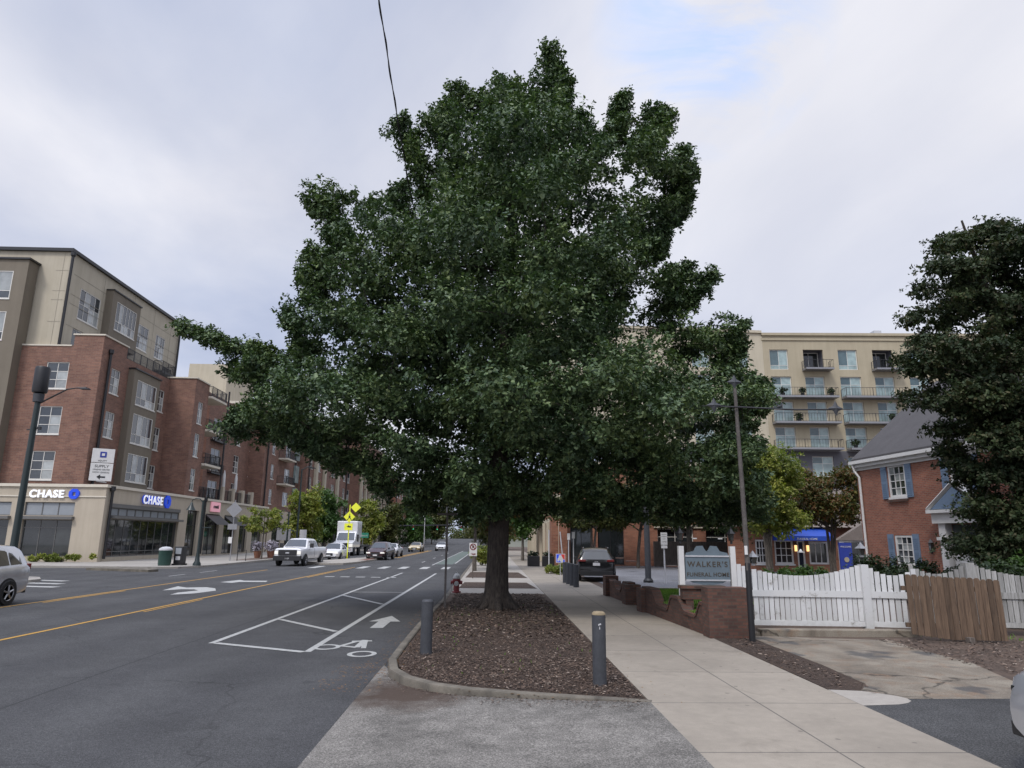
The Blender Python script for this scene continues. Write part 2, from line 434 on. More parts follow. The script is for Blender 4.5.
M['oakleaf'] = leaf_mat('oak_leaf', [(.026,.050,.024), (.050,.088,.040), (.082,.130,.058), (.15,.20,.095)], .5, .12, .35)
M['magleaf'] = leaf_mat('dark_leaf', [(.020,.034,.016), (.030,.048,.022), (.045,.064,.030), (.065,.060,.035)], .6, .14, .22)
M['myrtle'] = leaf_mat('autumn_leaf', [(.05,.075,.02), (.09,.10,.028), (.13,.085,.03), (.15,.06,.025)], .55, .3)
M['yellowleaf'] = leaf_mat('yellow_green_leaf', [(.13,.17,.035), (.20,.23,.05), (.26,.25,.07)], .55, .35)
M['greenleaf'] = leaf_mat('green_leaf', [(.035,.075,.02), (.055,.11,.03), (.075,.13,.04)], .5, .3)
M['olive'] = leaf_mat('olive_leaf', [(.045,.06,.018), (.07,.085,.025), (.09,.085,.03)], .55, .25)
M['shrub'] = leaf_mat('dark_shrub_leaf', [(.012,.026,.010), (.020,.038,.014), (.032,.052,.02)], .5, .15)

# ------------------------------------------------------------------ camera, sky, sun
cam = bpy.data.objects.new('camera', bpy.data.cameras.new('camera')); COL.objects.link(cam); S.camera = cam
cam.data.sensor_fit = 'HORIZONTAL'; cam.data.sensor_width = 36; cam.data.lens = 683/1024*36
cam.data.clip_start = .05; cam.data.clip_end = 4000
cam.location = (0, 0, 2.0)
cam.rotation_mode = 'QUATERNION'
cam.rotation_quaternion = (Matrix.Rotation(R(-1.6), 3, 'Z') @ Matrix.Rotation(R(90+12.75), 3, 'X') @ Matrix.Rotation(R(.57), 3, 'Z')).to_quaternion()

SUN_EL, SUN_AZ = R(52), R(-150)      # azimuth from +Y, clockwise: behind the camera, to the left
W = bpy.data.worlds.new('World'); S.world = W; W.use_nodes = True
def sky():
    nt = W.node_tree; bg = nt.nodes['Background']
    st = N(nt, 'ShaderNodeTexSky', sky_type='NISHITA'); st.sun_disc = False
    st.sun_elevation = SUN_EL; st.sun_rotation = SUN_AZ; st.air_density = 1.0; st.dust_density = 1.5; st.ozone_density = 2
    d = N(nt, 'ShaderNodeTexCoord').outputs['Generated']
    sp = N(nt, 'ShaderNodeSeparateXYZ'); nt.links.new(d, sp.inputs[0])
    z = math_(nt, 'MAXIMUM', sp.outputs[2], 0.0)
    k = math_(nt, 'DIVIDE', 1.0, math_(nt, 'ADD', z, .28))
    cb = N(nt, 'ShaderNodeCombineXYZ')
    nt.links.new(math_(nt, 'MULTIPLY', sp.outputs[0], k), cb.inputs[0]); nt.links.new(math_(nt, 'MULTIPLY', sp.outputs[1], k), cb.inputs[1])
    mp = N(nt, 'ShaderNodeMapping'); nt.links.new(cb.outputs[0], mp.inputs[0])
    mp.inputs['Location'].default_value = (3.1, 1.7, 0); mp.inputs['Rotation'].default_value = (0,0,R(28)); mp.inputs['Scale'].default_value = (1.0,.62,1)
    n1 = noise(nt, mp.outputs[0], 1.0, 9, .52, .35); n2 = noise(nt, mp.outputs[0], 2.6, 5, .5, .3)
    tone = ramp(nt, n1, [(.28, (3.0,3.5,4.8)), (.42, (4.1,4.5,5.7)), (.53, (5.3,5.5,6.3)), (.66, (7.1,7.0,7.3))])
    tone = mix(nt, tone, ramp(nt, n2, [(.3, (.88,.89,.92)), (.7, (1.08,1.08,1.07))]), .8, 'MULTIPLY')
    # higher up the overcast is brighter than near the horizon
    tone = mix(nt, tone, ramp(nt, z, [(0, (.78,.77,.77)), (.45, (.74,.74,.745)), (.74, (.73,.735,.75)), (.86, (1.3,1.3,1.3)), (1, (2.0,2.0,2.0))]), 1, 'MULTIPLY')
    # and brighter on the side where the sun stands behind the cloud
    ds = N(nt, 'ShaderNodeVectorMath', operation='DOT_PRODUCT'); nt.links.new(d, ds.inputs[0]); ds.inputs[1].default_value = (math.sin(SUN_AZ)*math.cos(SUN_EL), math.cos(SUN_AZ)*math.cos(SUN_EL), math.sin(SUN_EL))
    tone = mix(nt, tone, ramp(nt, ds.outputs['Value'], [(.45, 1.0), (.75, 1.5), (.95, 2.2)]), 1, 'MULTIPLY')
    # a thin break in the cloud where blue shows, high above the tree
    def spot(v, w):
        dn = N(nt, 'ShaderNodeVectorMath', operation='DOT_PRODUCT'); nt.links.new(d, dn.inputs[0])
        dn.inputs[1].default_value = Vector(v).normalized(); return math_(nt, 'SMOOTH_MIN', 1.0, math_(nt, 'MAXIMUM', math_(nt, 'DIVIDE', math_(nt, 'SUBTRACT', dn.outputs['Value'], 1-w), w), 0.0))
    hole = math_(nt, 'MULTIPLY', spot((.36,1.0,.84), .012), ramp(nt, noise(nt, mp.outputs[0], 2.9, 8, .6, 1.2), [(.36, 0), (.52, 1)]))
    bright = spot((.66,1.0,.60), .09)
    tone = mix(nt, tone, (6.6,6.4,6.3), math_(nt, 'MULTIPLY', bright, .40))
    band = math_(nt, 'MULTIPLY', spot((.60,1.0,.36), .035), ramp(nt, n2, [(.30, 1), (.62, .35)]))
    tone = mix(nt, tone, (3.3,3.5,4.3), math_(nt, 'MULTIPLY', band, .55))
    blue = mix(nt, st.outputs[0], (3.0,4.6,8.0), .8)
    c = mix(nt, tone, blue, math_(nt, 'MULTIPLY', hole, .8))
    c = mix(nt, c, st.outputs[0], .06)
    nt.links.new(c, bg.inputs['Color']); bg.inputs['Strength'].default_value = .14
sky()
sd = bpy.data.lights.new('sun', 'SUN'); sd.energy = 1.5; sd.angle = R(11); sd.color = (1.0,.95,.88)
so = bpy.data.objects.new('sun', sd); COL.objects.link(so)
sv = Vector((math.sin(SUN_AZ)*math.cos(SUN_EL), math.cos(SUN_AZ)*math.cos(SUN_EL), math.sin(SUN_EL)))
so.rotation_mode = 'QUATERNION'; so.rotation_quaternion = sv.to_track_quat('Z', 'Y'); so.location = (0,0,40)
S.view_settings.view_transform = 'Standard'; S.view_settings.look = 'None'; S.view_settings.gamma = 1; S.view_settings.exposure = .33
S.view_settings.use_curve_mapping = False
S.render.engine = 'CYCLES'; S.cycles.use_denoising = True; S.cycles.max_bounces = 6; S.cycles.transparent_max_bounces = 4
S.cycles.diffuse_bounces = 2; S.cycles.glossy_bounces = 2

# ------------------------------------------------------------------ ground
def strip(x0, x1, ys, dz, fn=road_z):
    m = MB(); vs = []; fs = []
    for y in ys: vs += [(x0(y) if callable(x0) else x0, y, fn(y)+dz), (x1(y) if callable(x1) else x1, y, fn(y)+dz)]
    for i in range(len(ys)-1): fs.append((2*i, 2*i+1, 2*i+3, 2*i+2))
    return m.add(vs, fs)
def sheet(poly, z):
    m = MB(); n = len(poly)
    ar = sum(poly[i][0]*poly[(i+1)%n][1]-poly[(i+1)%n][0]*poly[i][1] for i in range(n))
    if ar < 0: poly = poly[::-1]
    return m.add([(p[0],p[1],z) for p in poly], [tuple(range(n))])
YS = [-40,0,40,80,120]+list(range(130,351,10))+[420,600,2500]
struct('terrain', strip(-1500, 1500, YS, -.12), M['terrain'])
struct('road', strip(-60, -1.6, [y for y in YS if y <= 600], 0), M['asphalt'])

# right-hand block: bare soil under everything, then the surfaces
bed_edge = [(-1.62,23.0),(-1.68,20.4),(-1.72,17.0),(-1.72,13.9),(-1.70,12.3),(-1.55,11.4),(-1.25,10.75),(-.8,10.25),(-.3,9.95),(.35,9.72),(1.1,9.5),(1.6,9.37),(2.05,9.22)]
struct('ground', MB().box(-1.55, 200, 23.0, 330, -.5, -.012).box(4.7, 200, -8, 22.98, -.5, -.012), M['soil'])
struct('sidewalk', MB().prism([(2.05,-8),(4.70,-8),(4.70,27),(5.0,60),(5.3,118),(2.3,118),(2.05,60)], -.3, 0), M['sidewalk'])
ap = MB(); vs = []; fs = []
for j, y in enumerate([-8,-2,4,7,9,9.6,10.3,11.2,12.6]):
    for i in range(9):
        t = i/8; x = -1.78+t*3.83
        yy = y
        if j >= 4:
            e = np.interp(x, *zip(*sorted(bed_edge[4:])))
            yy = min(y, float(e)+.03*(j-4)+.02)
        vs.append((x, yy, ZR+.004+(-.004-ZR)*(t**1.3)))
for j in range(8):
    for i in range(8): fs.append((j*9+i, j*9+i+1, (j+1)*9+i+1, (j+1)*9+i))
struct('driveway_apron', ap.add(vs, fs), M['apron'])

# planting bed round the oak with its kerb
inner = [(x+(.17 if i < 6 else .05), y+(0 if i < 5 else .15)) for i, (x, y) in enumerate(bed_edge)]
struct('mulch_bed', MB().prism(inner[:-1]+[(2.04,9.40),(2.04,22.4),(-1.45,23.0)], -.3, -.006), M['mulch'])
def kerb_path(path, w, z0, top0, top1, name='kerb'):
    m = MB(); vs = []; fs = []; n = len(path)
    for i, (x, y) in enumerate(path):
        a = Vector(path[max(i-1,0)]); b = Vector(path[min(i+1,n-1)]); d = (b-a).normalized(); q = Vector((-d.y, d.x))
        t = top0+(top1-top0)*i/(n-1)
        for o, z in ((0,z0),(0,t-.035),(.012,t-.01),(.04,t),(w-.02,t),(w,t-.02),(w,z0)):
            vs.append((x+q.x*o, y+q.y*o, z))
    for i in range(n-1):
        for k in range(6): fs.append((i*7+k, (i+1)*7+k, (i+1)*7+k+1, i*7+k+1))
    fs.append((0,1,2,3,4,5,6)); fs.append(tuple(range((n-1)*7+6, (n-1)*7-1, -1)))
    return m.add(vs, fs)
struct('kerb', kerb_path(bed_edge, .15, -.3, .018, .006), M['kerb'], smooth=40)
struct('kerb', kerb_path([(-1.62,118),(-1.62,90),(-1.62,60),(-1.62,40),(-1.62,23.02)], .16, -.3, .0, .0), M['kerb'])
for (a, b) in ((23.05,26.6),(29.3,33.2),(37,43)):
    struct('mulch_bed', sheet([(-1.3,a),(1.95,a),(1.7,b),(-1.2,b)], -.004), M['mulch'])
struct('pavement', MB().prism([(-1.46,26.6),(2.04,26.6),(2.06,60),(2.25,118),(-1.46,118)], -.3, -.009), M['conc_lt'])
struct('lawn', MB().prism([(4.70,15.6),(5.52,15.6),(6.6,18.5),(7.3,20.5),(7.3,24.2),(4.62,24.2)], -.1, .34), M['soil'])

# right of the sidewalk
struct('mulch_strip', sheet([(4.72,14.9),(5.5,15.5),(5.54,14.13),(5.55,12.0),(5.45,10.5),(5.12,9.97),(4.72,10.05)], .0), M['mulch'])
struct('driveway', sheet([(5.54,14.13),(5.56,12.1),(5.46,10.45),(5.13,9.95),(5.5,9.5),(6.83,9.44),(7.6,9.9),(8.3,12.3),(8.25,13.84),(8.45,14.9),(5.6,15.5)], -.004), M['drive'])
struct('driveway_edge', sheet([(4.70,10.03),(5.13,9.95),(5.44,9.66),(5.50,9.50),(5.47,9.36),(5.36,9.25),(5.2,9.17),(4.70,9.10)], .002), M['conc_lt'])
struct('driveway_asphalt', sheet([(4.70,-8),(12,-8),(12,9.62),(6.83,9.52),(5.5,9.50),(5.34,9.3),(4.70,9.1)], -.001), M['blacktop'])
struct('parking_lot', sheet([(5.2,30.5),(30,30.5),(34,54),(5.2,54)], .003), M['lot'])
struct('lot_entrance', sheet([(4.72,28.0),(9,28.0),(9,30.4),(4.8,30.4)], .004), M['conc_lt'])
struct('lot_kerb', MB().box(6.3,16,28.6,28.8,-.1,.1), M['kerb'])

# left side of the street
LK = [(-70,46.0),(-21.6,46.2),(-20.4,46.8),(-19.7,48.2),(-19.5,50),(-19.5,60),(-19.5,120)]
struct('left_pavement', MB().prism(LK+[(-70,120)], -.3, 0), M['walk_far'])
struct('left_kerb', MB().prism([(-24.5,43.6),(-21.0,42.3),(-19.9,41.8),(-19.7,42.6),(-21.5,44.2),(-24.3,45.0)], -.3, .02), M['kerb'])
struct('left_pavement', MB().prism([(-70,-8),(-20.2,-8),(-20.2,30),(-20.5,33),(-21.5,34.5),(-24,35.4),(-70,35.4)], -.3, 0), M['walk_far'])
struct('brick_paving', sheet([(-21.8,60),(-20.2,60),(-20.2,85),(-21.8,85)], .005), M['redbrickpave'])
mi = MB()
prof = [(-15.0,57.5),(-14.2,55.4),(-12.6,54.4),(-11.4,55.0),(-10.9,58),(-10.6,70),(-11.0,73),(-12.4,73),(-13.2,68),(-14.4,62)]
struct('traffic_island', mi.prism(prof, -.3, .02), M['conc_lt'])
struct('traffic_island_paving', sheet([(-11.6,62),(-10.9,62),(-10.8,70),(-11.6,70)], .026), M['redbrickpave'])

# painted markings, 4 mm above the road
def seg(a, b, w, z=ZR+.005):
    a = Vector(a); b = Vector(b); d = (b-a).normalized(); q = Vector((-d.y, d.x))*w/2
    m = MB(); return m.add([(*(a-q), z), (*(b-q), z), (*(b+q), z), (*(a+q), z)], [(0,1,2,3)])
def mark(mb, mat='line_w', name='lane_marking'): return struct(name, mb, M[mat])
mark(seg((-9.95,-10),(-9.95,48),.11),'line_y'); mark(seg((-9.75,20.5),(-9.75,24.5),.07),'line_y')
mark(seg((-9.72,38),(-9.72,51),.10),'line_y')
mark(seg((-14.35,8),(-14.35,46),.11),'line_y'); mark(seg((-14.12,23),(-14.12,28),.09),'line_y'); mark(seg((-9.9,75),(-9.9,118),.2),'line_y'); mark(seg((-10.4,75),(-10.4,118),.2),'line_y')
mark(seg((-5.60,14.75),(-5.38,43.6),.13)); mark(seg((-3.42,13.75),(-3.30,43.2),.13))
mark(seg((-5.5,14.75),(-3.48,13.72),.16,ZR+.009))
mark(seg((-5.46,18.9),(-3.5,16.6),.15,ZR+.009)); mark(seg((-5.42,26.6),(-3.45,23.2),.15,ZR+.009)); mark(seg((-5.36,28.2),(-3.4,28.2),.12,ZR+.009))
for i in range(5): mark(seg((-9.0+i*.85,38.9-i*.1),(-8.5+i*.85,38.9-i*.1),.45), name='crosswalk_bar')
for x in (-12.4,-9.1,-7.6,-6.2,-4.7,-3.2): mark(seg((x,49.2),(x,52.6),.55), name='crosswalk_bar')
for i in range(3): mark(seg((-17.7-i*.95,29.6+i*1.9),(-20.3-i*.9,30.2+i*2.0),.5), name='crosswalk_bar')
mark(seg((-17.0,38),(-17.0,40),.12)); mark(seg((-17.0,42),(-17.0,44.5),.12))
for y in (62,74,86,98): mark(seg((-6.0,y),(-6.0,y+3),.12))
mark(seg((-3.0,60),(-3.0,118),.12)); mark(seg((-4.6,56),(-4.6,118),.12))
struct('green_bike_lane', sheet([(-4.5,58),(-3.1,58),(-3.1,112),(-4.5,112)], ZR+.004), M['line_g'])
# turn arrows in the centre lane
def turn_arrow(x, y, s=1.0):
    P = [(0,0),(.22,0),(.25,1.5),(.55,2.2),(1.05,2.45),(1.05,2.0),(1.95,2.75),(1.05,3.5),(1.05,3.05),(.4,2.85),(.05,2.2),(0,1.5)]
    m = MB(); m.add([(x+(p[0]-.8)*s, y+p[1]*s*1.0, ZR+.006) for p in P], [tuple(range(len(P)))]); return m
def flat(poly, z=ZR+.006): return MB().add([(p[0],p[1],z) for p in poly], [tuple(range(len(poly)))])
A1 = [(-12.55,28.3),(-12.95,30.6),(-12.3,29.9),(-11.6,30.2),(-11.0,29.6),(-10.5,28.4),(-10.75,27.0),(-11.35,26.3),(-11.5,27.3),(-11.2,28.4),(-11.6,29.0),(-12.1,29.0)]
mark(flat([(p[0]-.3,p[1]) for p in A1][::-1]), name='turn_arrow')
A2 = [(-12.6,33.5),(-12.3,35.3),(-11.9,34.7),(-10.8,34.8),(-10.6,33.9),(-11.8,33.8),(-11.9,33.1)]
mark(flat(A2[::-1]), name='turn_arrow')
# bicycle symbol and arrow in the bike lane
def ring(cx, cy, r, w, n=28, sy=1.0):
    m = MB(); vs = []; fs = []
    for k in range(n):
        t = 2*math.pi*k/n
        vs += [(cx+math.cos(t)*r, cy+math.sin(t)*r*sy, ZR+.006), (cx+math.cos(t)*(r-w), cy+math.sin(t)*(r-w)*sy, ZR+.006)]
    for k in range(n):
        a = 2*k; b = 2*((k+1)%n); fs.append((a, b, b+1, a+1))
    return m.add(vs, fs)
bs = ring(-3.2,14.35,.27,.09, sy=1.25); r2 = ring(-2.36,13.55,.27,.09, sy=1.25); bs.add(r2.v, r2.f)
for a, b, w in (((-2.95,14.5),(-2.6,14.3),.12),((-2.95,14.5),(-2.75,15.1),.10),((-2.6,14.3),(-2.62,15.3),.12),((-2.85,15.1),(-2.45,15.2),.16),((-2.6,15.3),(-2.45,14.2),.10)):
    q = seg(a, b, w, ZR+.007+random.random()*.002); bs.add(q.v, q.f)
mark(bs, name='bicycle_symbol')
mark(flat([(-2.86,17.3),(-2.86,18.6),(-3.1,18.6),(-2.70,19.9),(-2.3,18.6),(-2.55,18.6),(-2.55,17.3)][::-1]), name='bike_lane_arrow')

# loose chips, litter and grass: nobody could count them
def chips(name, regions, mat, n, smin, smax, z=0.0, flat_=.35, zf=None):
    vs = []; fs = []
    tot = sum((r[1]-r[0])*(r[3]-r[2]) for r in regions)
    for r in regions:
        for _ in range(int(n*(r[1]-r[0])*(r[3]-r[2])/tot)):
            x = random.uniform(r[0], r[1]); y = random.uniform(r[2], r[3])
            if len(r) > 4 and not r[4](x, y): continue
            L = random.uniform(smin, smax); w = L*random.uniform(.25,.55); a = random.uniform(0, math.pi)
            d = Vector((math.cos(a), math.sin(a), random.uniform(-flat_, flat_)))*L/2
            q = Vector((-math.sin(a), math.cos(a), random.uniform(-flat_, flat_)))*w/2
            c = Vector((x, y, z+random.uniform(.0,.022))); k = len(vs)
            if zf: c.z = zf(x, y)+random.uniform(.004,.02)
            vs += [tuple(c-d-q), tuple(c+d-q), tuple(c+d*.8+q), tuple(c-d*.9+q)]; fs.append((k,k+1,k+2,k+3))
    return tag(MB().add(vs, fs).build(name, mat), kind='stuff')
def in_bed(x, y):
    if y > 12.3: return x > -1.5
    return y > float(np.interp(x, *zip(*sorted([(p[0]+.1, p[1]+.22) for p in bed_edge[4:]]))))
chips('mulch_chips', [(-1.5,2.02,9.4,15,in_bed),(-1.5,2.02,9.4,12.5,in_bed)], M['chip'], 26000, .012, .045)
chips('mulch_chips', [(-1.5,2.0,15,22.8),(-1.3,1.9,23.1,26.5)], M['chip'], 9000, .03, .09)
chips('mulch_chips', [(4.8,5.4,10.2,15.2),(8.1,12,9.5,15)], M['chip'], 4500, .02, .07)
out_bed = lambda x, y: -1.9 < x < 2.0 and not in_bed(x, y+.10) and y > float(np.interp(x, *zip(*sorted(bed_edge[4:]))))-.55*random.random()**2
chips('mulch_litter', [(-1.9,2.0,8.6,11.8,out_bed)], M['chip'], 16000, .010, .035, 0, .1, lambda x, y: ZR+.116*max(0,(x+1.78)/3.83)**1.3+.004)
chips('leaf_litter', [(-1.5,1.9,9.0,10.2,lambda x,y: not in_bed(x,y-.05) and in_bed(x,y+.30)),(-2.0,-1.3,11,22),(2.05,2.5,9,14),(4.4,4.75,10,16),(-2.4,-1.5,9.8,12)], M['litter'], 1500, .02, .05, -.09, .1).location.z = .07

def blades(name, region, n, h, mat, z0):
    vs = []; fs = []
    for _ in range(n):
        x = random.uniform(region[0], region[1]); y = random.uniform(region[2], region[3]); a = random.uniform(0, 6.28)
        q = Vector((math.cos(a)*.012, math.sin(a)*.012, 0)); t = Vector((random.uniform(-.4,.4)*h, random.uniform(-.4,.4)*h, h*random.uniform(.6,1.1)))
        c = Vector((x,y,z0)); k = len(vs); vs += [tuple(c-q), tuple(c+q), tuple(c+t)]; fs.append((k,k+1,k+2))
    return tag(MB().add(vs, fs).build(name, mat), kind='stuff')
struct('pavement', sheet([(4.6,24.3),(9,24.3),(9,26.6),(4.7,26.6)], .006), M['conc_lt'])
blades('lawn_grass', (4.66,7.2,19.0,24.1), 30000, .07, M['grass'], .34)
blades('lawn_grass', (4.70,5.5,15.75,19.0), 14000, .06, M['grass'], .34)
blades('bed_grass', (-1.3,1.9,10.9,22), 90, .05, M['grass'], 0)
blades('weeds', (9.4,13,14.9,15.6), 120, .08, M['grass'], 0)

# ------------------------------------------------------------------ foliage
def leaf_mesh(name, P, D, Nn, L, Wd, mat, parent):
    n = len(P)
    D = D/np.maximum(np.linalg.norm(D, axis=1, keepdims=True), 1e-9)
    Sd = np.cross(Nn, D); Sd /= np.maximum(np.linalg.norm(Sd, axis=1, keepdims=True), 1e-9)
    Up = np.cross(D, Sd); L = L[:,None]; w = Wd[:,None]
    a = P; b = P+D*L
    pts = np.stack([a, P+D*L*.32+Sd*w*.5+Up*w*.14, P+D*L*.72+Sd*w*.42+Up*w*.14, b, P+D*L*.72-Sd*w*.42+Up*w*.14, P+D*L*.32-Sd*w*.5+Up*w*.14], 1).reshape(-1,3)
    base = (np.arange(n)*6)[:,None]
    f = np.concatenate([base+np.array([0,3,2,1]), base+np.array([0,5,4,3])], 1).reshape(-1)
    me = bpy.data.meshes.new(name)
    me.vertices.add(len(pts)); me.vertices.foreach_set('co', pts.astype(np.float32).ravel())
    me.loops.add(len(f)); me.loops.foreach_set('vertex_index', f.astype(np.int32))
    me.polygons.add(len(f)//4); me.polygons.foreach_set('loop_start', np.arange(0,len(f),4,dtype=np.int32)); me.polygons.foreach_set('loop_total', np.full(len(f)//4,4,dtype=np.int32))
    me.update(calc_edges=True); me.materials.append(mat)
    o = bpy.data.objects.new(name, me); COL.objects.link(o); o.parent = parent
    return o

def crown(clumps, tufts, per, L, parent, mat, name='crown', up=.6, seed=1, shell=2.2, aspect=.55, core=0):
    """clumps: (x,y,z,rx,ry,rz); every clump is filled with tufts of leaves, densest near its skin"""
    rng = np.random.default_rng(seed)
    C = np.array(clumps, float); vol = C[:,3]*C[:,4]+C[:,4]*C[:,5]+C[:,3]*C[:,5]
    cnt = np.maximum(1, (tufts*vol/vol.sum())).astype(int)
    idx = np.repeat(np.arange(len(C)), cnt); m = len(idx)
    d = rng.normal(size=(m,3)); d /= np.linalg.norm(d, axis=1, keepdims=True)
    r = rng.random(m)**(1/shell)*(1+.22*rng.normal(size=m)).clip(.5,1.25)
    T = C[idx,:3]+d*r[:,None]*C[idx,3:6]
    out = d*.8+np.array([0,0,up])+rng.normal(size=(m,3))*.35; out /= np.linalg.norm(out, axis=1, keepdims=True)
    k = per; P = np.repeat(T, k, 0); O = np.repeat(out, k, 0)
    Dd = rng.normal(size=P.shape)*.9; Dd -= O*(Dd*O).sum(1,keepdims=True)*.8; Dd += O*.35; Dd[:,2] -= .12
    Dd /= np.linalg.norm(Dd, axis=1, keepdims=True)
    P = P+rng.normal(size=P.shape)*L*.35
    nn = O+rng.normal(size=P.shape)*.35+np.array([0,0,.25])
    l = L*rng.uniform(.65,1.25,len(P))
    if core:      # big shaded leaves deep inside the clumps close the crown
        big = np.where(C[:,3] > .36)[0]; v2 = C[big,3]**2; ci = rng.choice(big, size=core, p=v2/v2.sum())
        dd = rng.normal(size=(core,3)); dd /= np.linalg.norm(dd, axis=1, keepdims=True)
        P = np.concatenate([P, C[ci,:3]+dd*(rng.random(core)**.4*.62)[:,None]*C[ci,3:6]]); Dd = np.concatenate([Dd, rng.normal(size=(core,3))]); nn = np.concatenate([nn, rng.normal(size=(core,3))])
        l = np.concatenate([l, L*rng.uniform(1.5,2.3,core)])
    return leaf_mesh(name, P, Dd, nn, l, l*aspect*rng.uniform(.8,1.2,len(P)), mat, parent)

def limb_net(trunk_pts, trunk_r, clumps, rmin=.012, k=.0042, n=6, sides=10, pick=1.0, seed=3):
    rng = random.Random(seed); m = MB(); m.tube(trunk_pts, trunk_r, sides)
    nodes = [(Vector(p), r) for p, r in zip(trunk_pts, trunk_r)]
    # finer points up the leader
    fine = []
    for (a, ra), (b, rb) in zip(nodes, nodes[1:]):
        for t in (0,.25,.5,.75): fine.append((a.lerp(b, t), ra+(rb-ra)*t))
    h0 = min(c[2] for c in clumps)
    nodes = [q for q in fine if q[0].z > fine[0][0].z+(trunk_pts[-1][2]-trunk_pts[0][2])*.14]
    ax = Vector((trunk_pts[0][0], trunk_pts[0][1], 0))
    for c in sorted(clumps, key=lambda c: (Vector((c[0],c[1],0))-ax).length):
        if rng.random() > pick: continue
        p = Vector(c[:3]); best = None
        for q, r in nodes:
            v = p-q; cost = v.length*(1.0+(.9 if v.z < -.1 else 0)) + abs(.5-(v.z/(v.length+.01)))*.9
            if best is None or cost < best[0]: best = (cost, q, r)
        _, q, r = best; L = (p-q).length
        if L < .15: continue
        r0 = min(r*.7, .03+L*.022); r1 = max(rmin, r0*.35)
        mid = q.lerp(p, .5)+Vector((rng.uniform(-.1,.1)*L, rng.uniform(-.1,.1)*L, .06*L))
        m.tube([q, q.lerp(mid, .55)+Vector((0,0,.02*L)), mid, p], [r0, r0*.85, (r0+r1)/2, r1], n, False)
        nodes += [(q.lerp(mid,.6), r0*.85), (mid, (r0+r1)/2), (mid.lerp(p,.5), (r0*.4+r1*.6)), (p, r1)]
    return m

def blob_clumps(cx, cy, z0, z1, rx, ry, n, rng, cr=.7, shape='round'):
    out = []
    while len(out) < n:
        u = rng.uniform(-1,1); v = rng.uniform(-1,1); w = rng.uniform(0,1)
        if shape == 'round': lim = math.sqrt(max(0, 1-(2*w-1)**2))**.7
        elif shape == 'vase': lim = min(1, .35+w*1.3)*math.sqrt(max(0, 1-max(0,(w-.45)/.55)**2))
        else: lim = (1-w)*.9+.15
        if u*u+v*v > lim*lim: continue
        s = cr*rng.uniform(.65,1.25)
        out.append((cx+u*rx, cy+v*ry, z0+w*(z1-z0), s, s, s*.75))
    return out

def tree(label, loc, z0, z1, rx, ry, n, cr, tufts, L, mat, cat='tree', group=None, trunk_r=.14, shape='round', bark='bark2', lean=0, stems=1, seed=5, name='street_tree', up=.6, shell=2.2, per=6):
    rng = random.Random(seed)
    root = empty(name, loc, label, cat, group, world=False)
    cl = blob_clumps(lean, 0, z0, z1, rx, ry, n, rng, cr, shape)
    tm = MB()
    for s in range(stems):
        ox = 0 if stems == 1 else rng.uniform(-.5,.5)
        top = (lean+ox*2, rng.uniform(-.3,.3), z0+(z1-z0)*.75)
        pts = [(ox*.3,0,-.1),(ox*.35+lean*.1,0,z0*.35),(ox*.8+lean*.4,0,z0*.9),top]
        sub = limb_net(pts, [trunk_r*1.25, trunk_r, trunk_r*.75, trunk_r*.2], cl[s::stems], pick=.6, n=5, sides=8, seed=seed+s)
        tm.add(sub.v, sub.f)
    tm.build('trunk', M[bark], root, smooth=50)
    crown(cl, tufts, per, L, root, M[mat], seed=seed, up=up, shell=shell)
    return root

# ------------------------------------------------------------------ the oak
OUT = [(-0.12,2.3),(-0.48,2.15),(-0.72,2.3),(-1.17,2.29),(-1.55,2.82),(-1.78,2.58),(-2.59,2.57),(-2.76,3.01),(-3.35,2.8),(-3.62,3.33),(-4.25,3.87),(-4.62,3.92),(-4.85,3.74),(-5.55,4.22),(-6.27,4.51),(-7.1,4.65),(-8.26,4.85),(-8.52,5.31),(-7.53,6.11),(-8.7,6.98),(-8.44,7.44),(-9.41,7.85),(-10.19,8.39),(-9.91,8.66),(-8.35,8.1),(-7.32,7.79),(-6.45,7.54),(-6.77,8.33),(-6.99,9.12),(-6.36,9.57),(-6.8,10.63),(-6.22,11.06),(-5.66,11.39),(-6.29,11.94),(-6.26,12.41),(-6.78,12.86),(-6.76,13.45),(-5.92,13.73),(-4.94,13.5),(-4.05,13.04),(-3.64,13.57),(-3.06,13.88),(-3.37,14.84),(-4.01,15.51),(-4.04,16.05),(-3.23,16.23),(-2.83,15.81),(-2.39,16.72),(-2.13,16.34),(-1.89,17.53),(-1.56,17.94),(-1.26,17.39),(-0.56,17.01),(-0.23,17.98),(0.08,18.55),(0.34,17.68),(0.83,17.53),(1.18,18.43),(1.5,19.09),(2.1,18.87),(2.7,17.67),(2.54,16.48),(3.0,16.34),(3.42,16.51),(3.61,15.73),(3.91,16.68),(4.14,17.56),(4.53,17.49),(4.82,16.55),(5.39,16.8),(6.27,16.75),(6.16,15.89),(5.85,15.26),(6.96,14.53),(6.7,12.8),(5.89,12.06),(5.68,10.91),(6.54,10.93),(7.41,10.38),(6.97,9.47),(6.09,8.94),(6.43,8.58),(7.66,9.42),(8.36,8.61),(8.02,7.47),(8.96,7.02),(8.71,6.21),(7.9,5.08),(7.81,3.83),(8.36,2.78),(8.0,2.03),(7.39,2.08),(6.79,2.31),(4.51,2.47),(3.3,2.69),(2.59,2.45),(1.84,2.74),(1.17,2.55),(0.63,2.55)]
OUT = [(.2+(x-.2)*.972, 9+(z-9)*.972 if z > 9 else z) for x, z in OUT]
def inside(x, z, poly):
    c = False; j = len(poly)-1
    for i in range(len(poly)):
        xi, zi = poly[i]; xj, zj = poly[j]
        if (zi > z) != (zj > z) and x < (xj-xi)*(z-zi)/(zj-zi)+xi: c = not c
        j = i
    return c
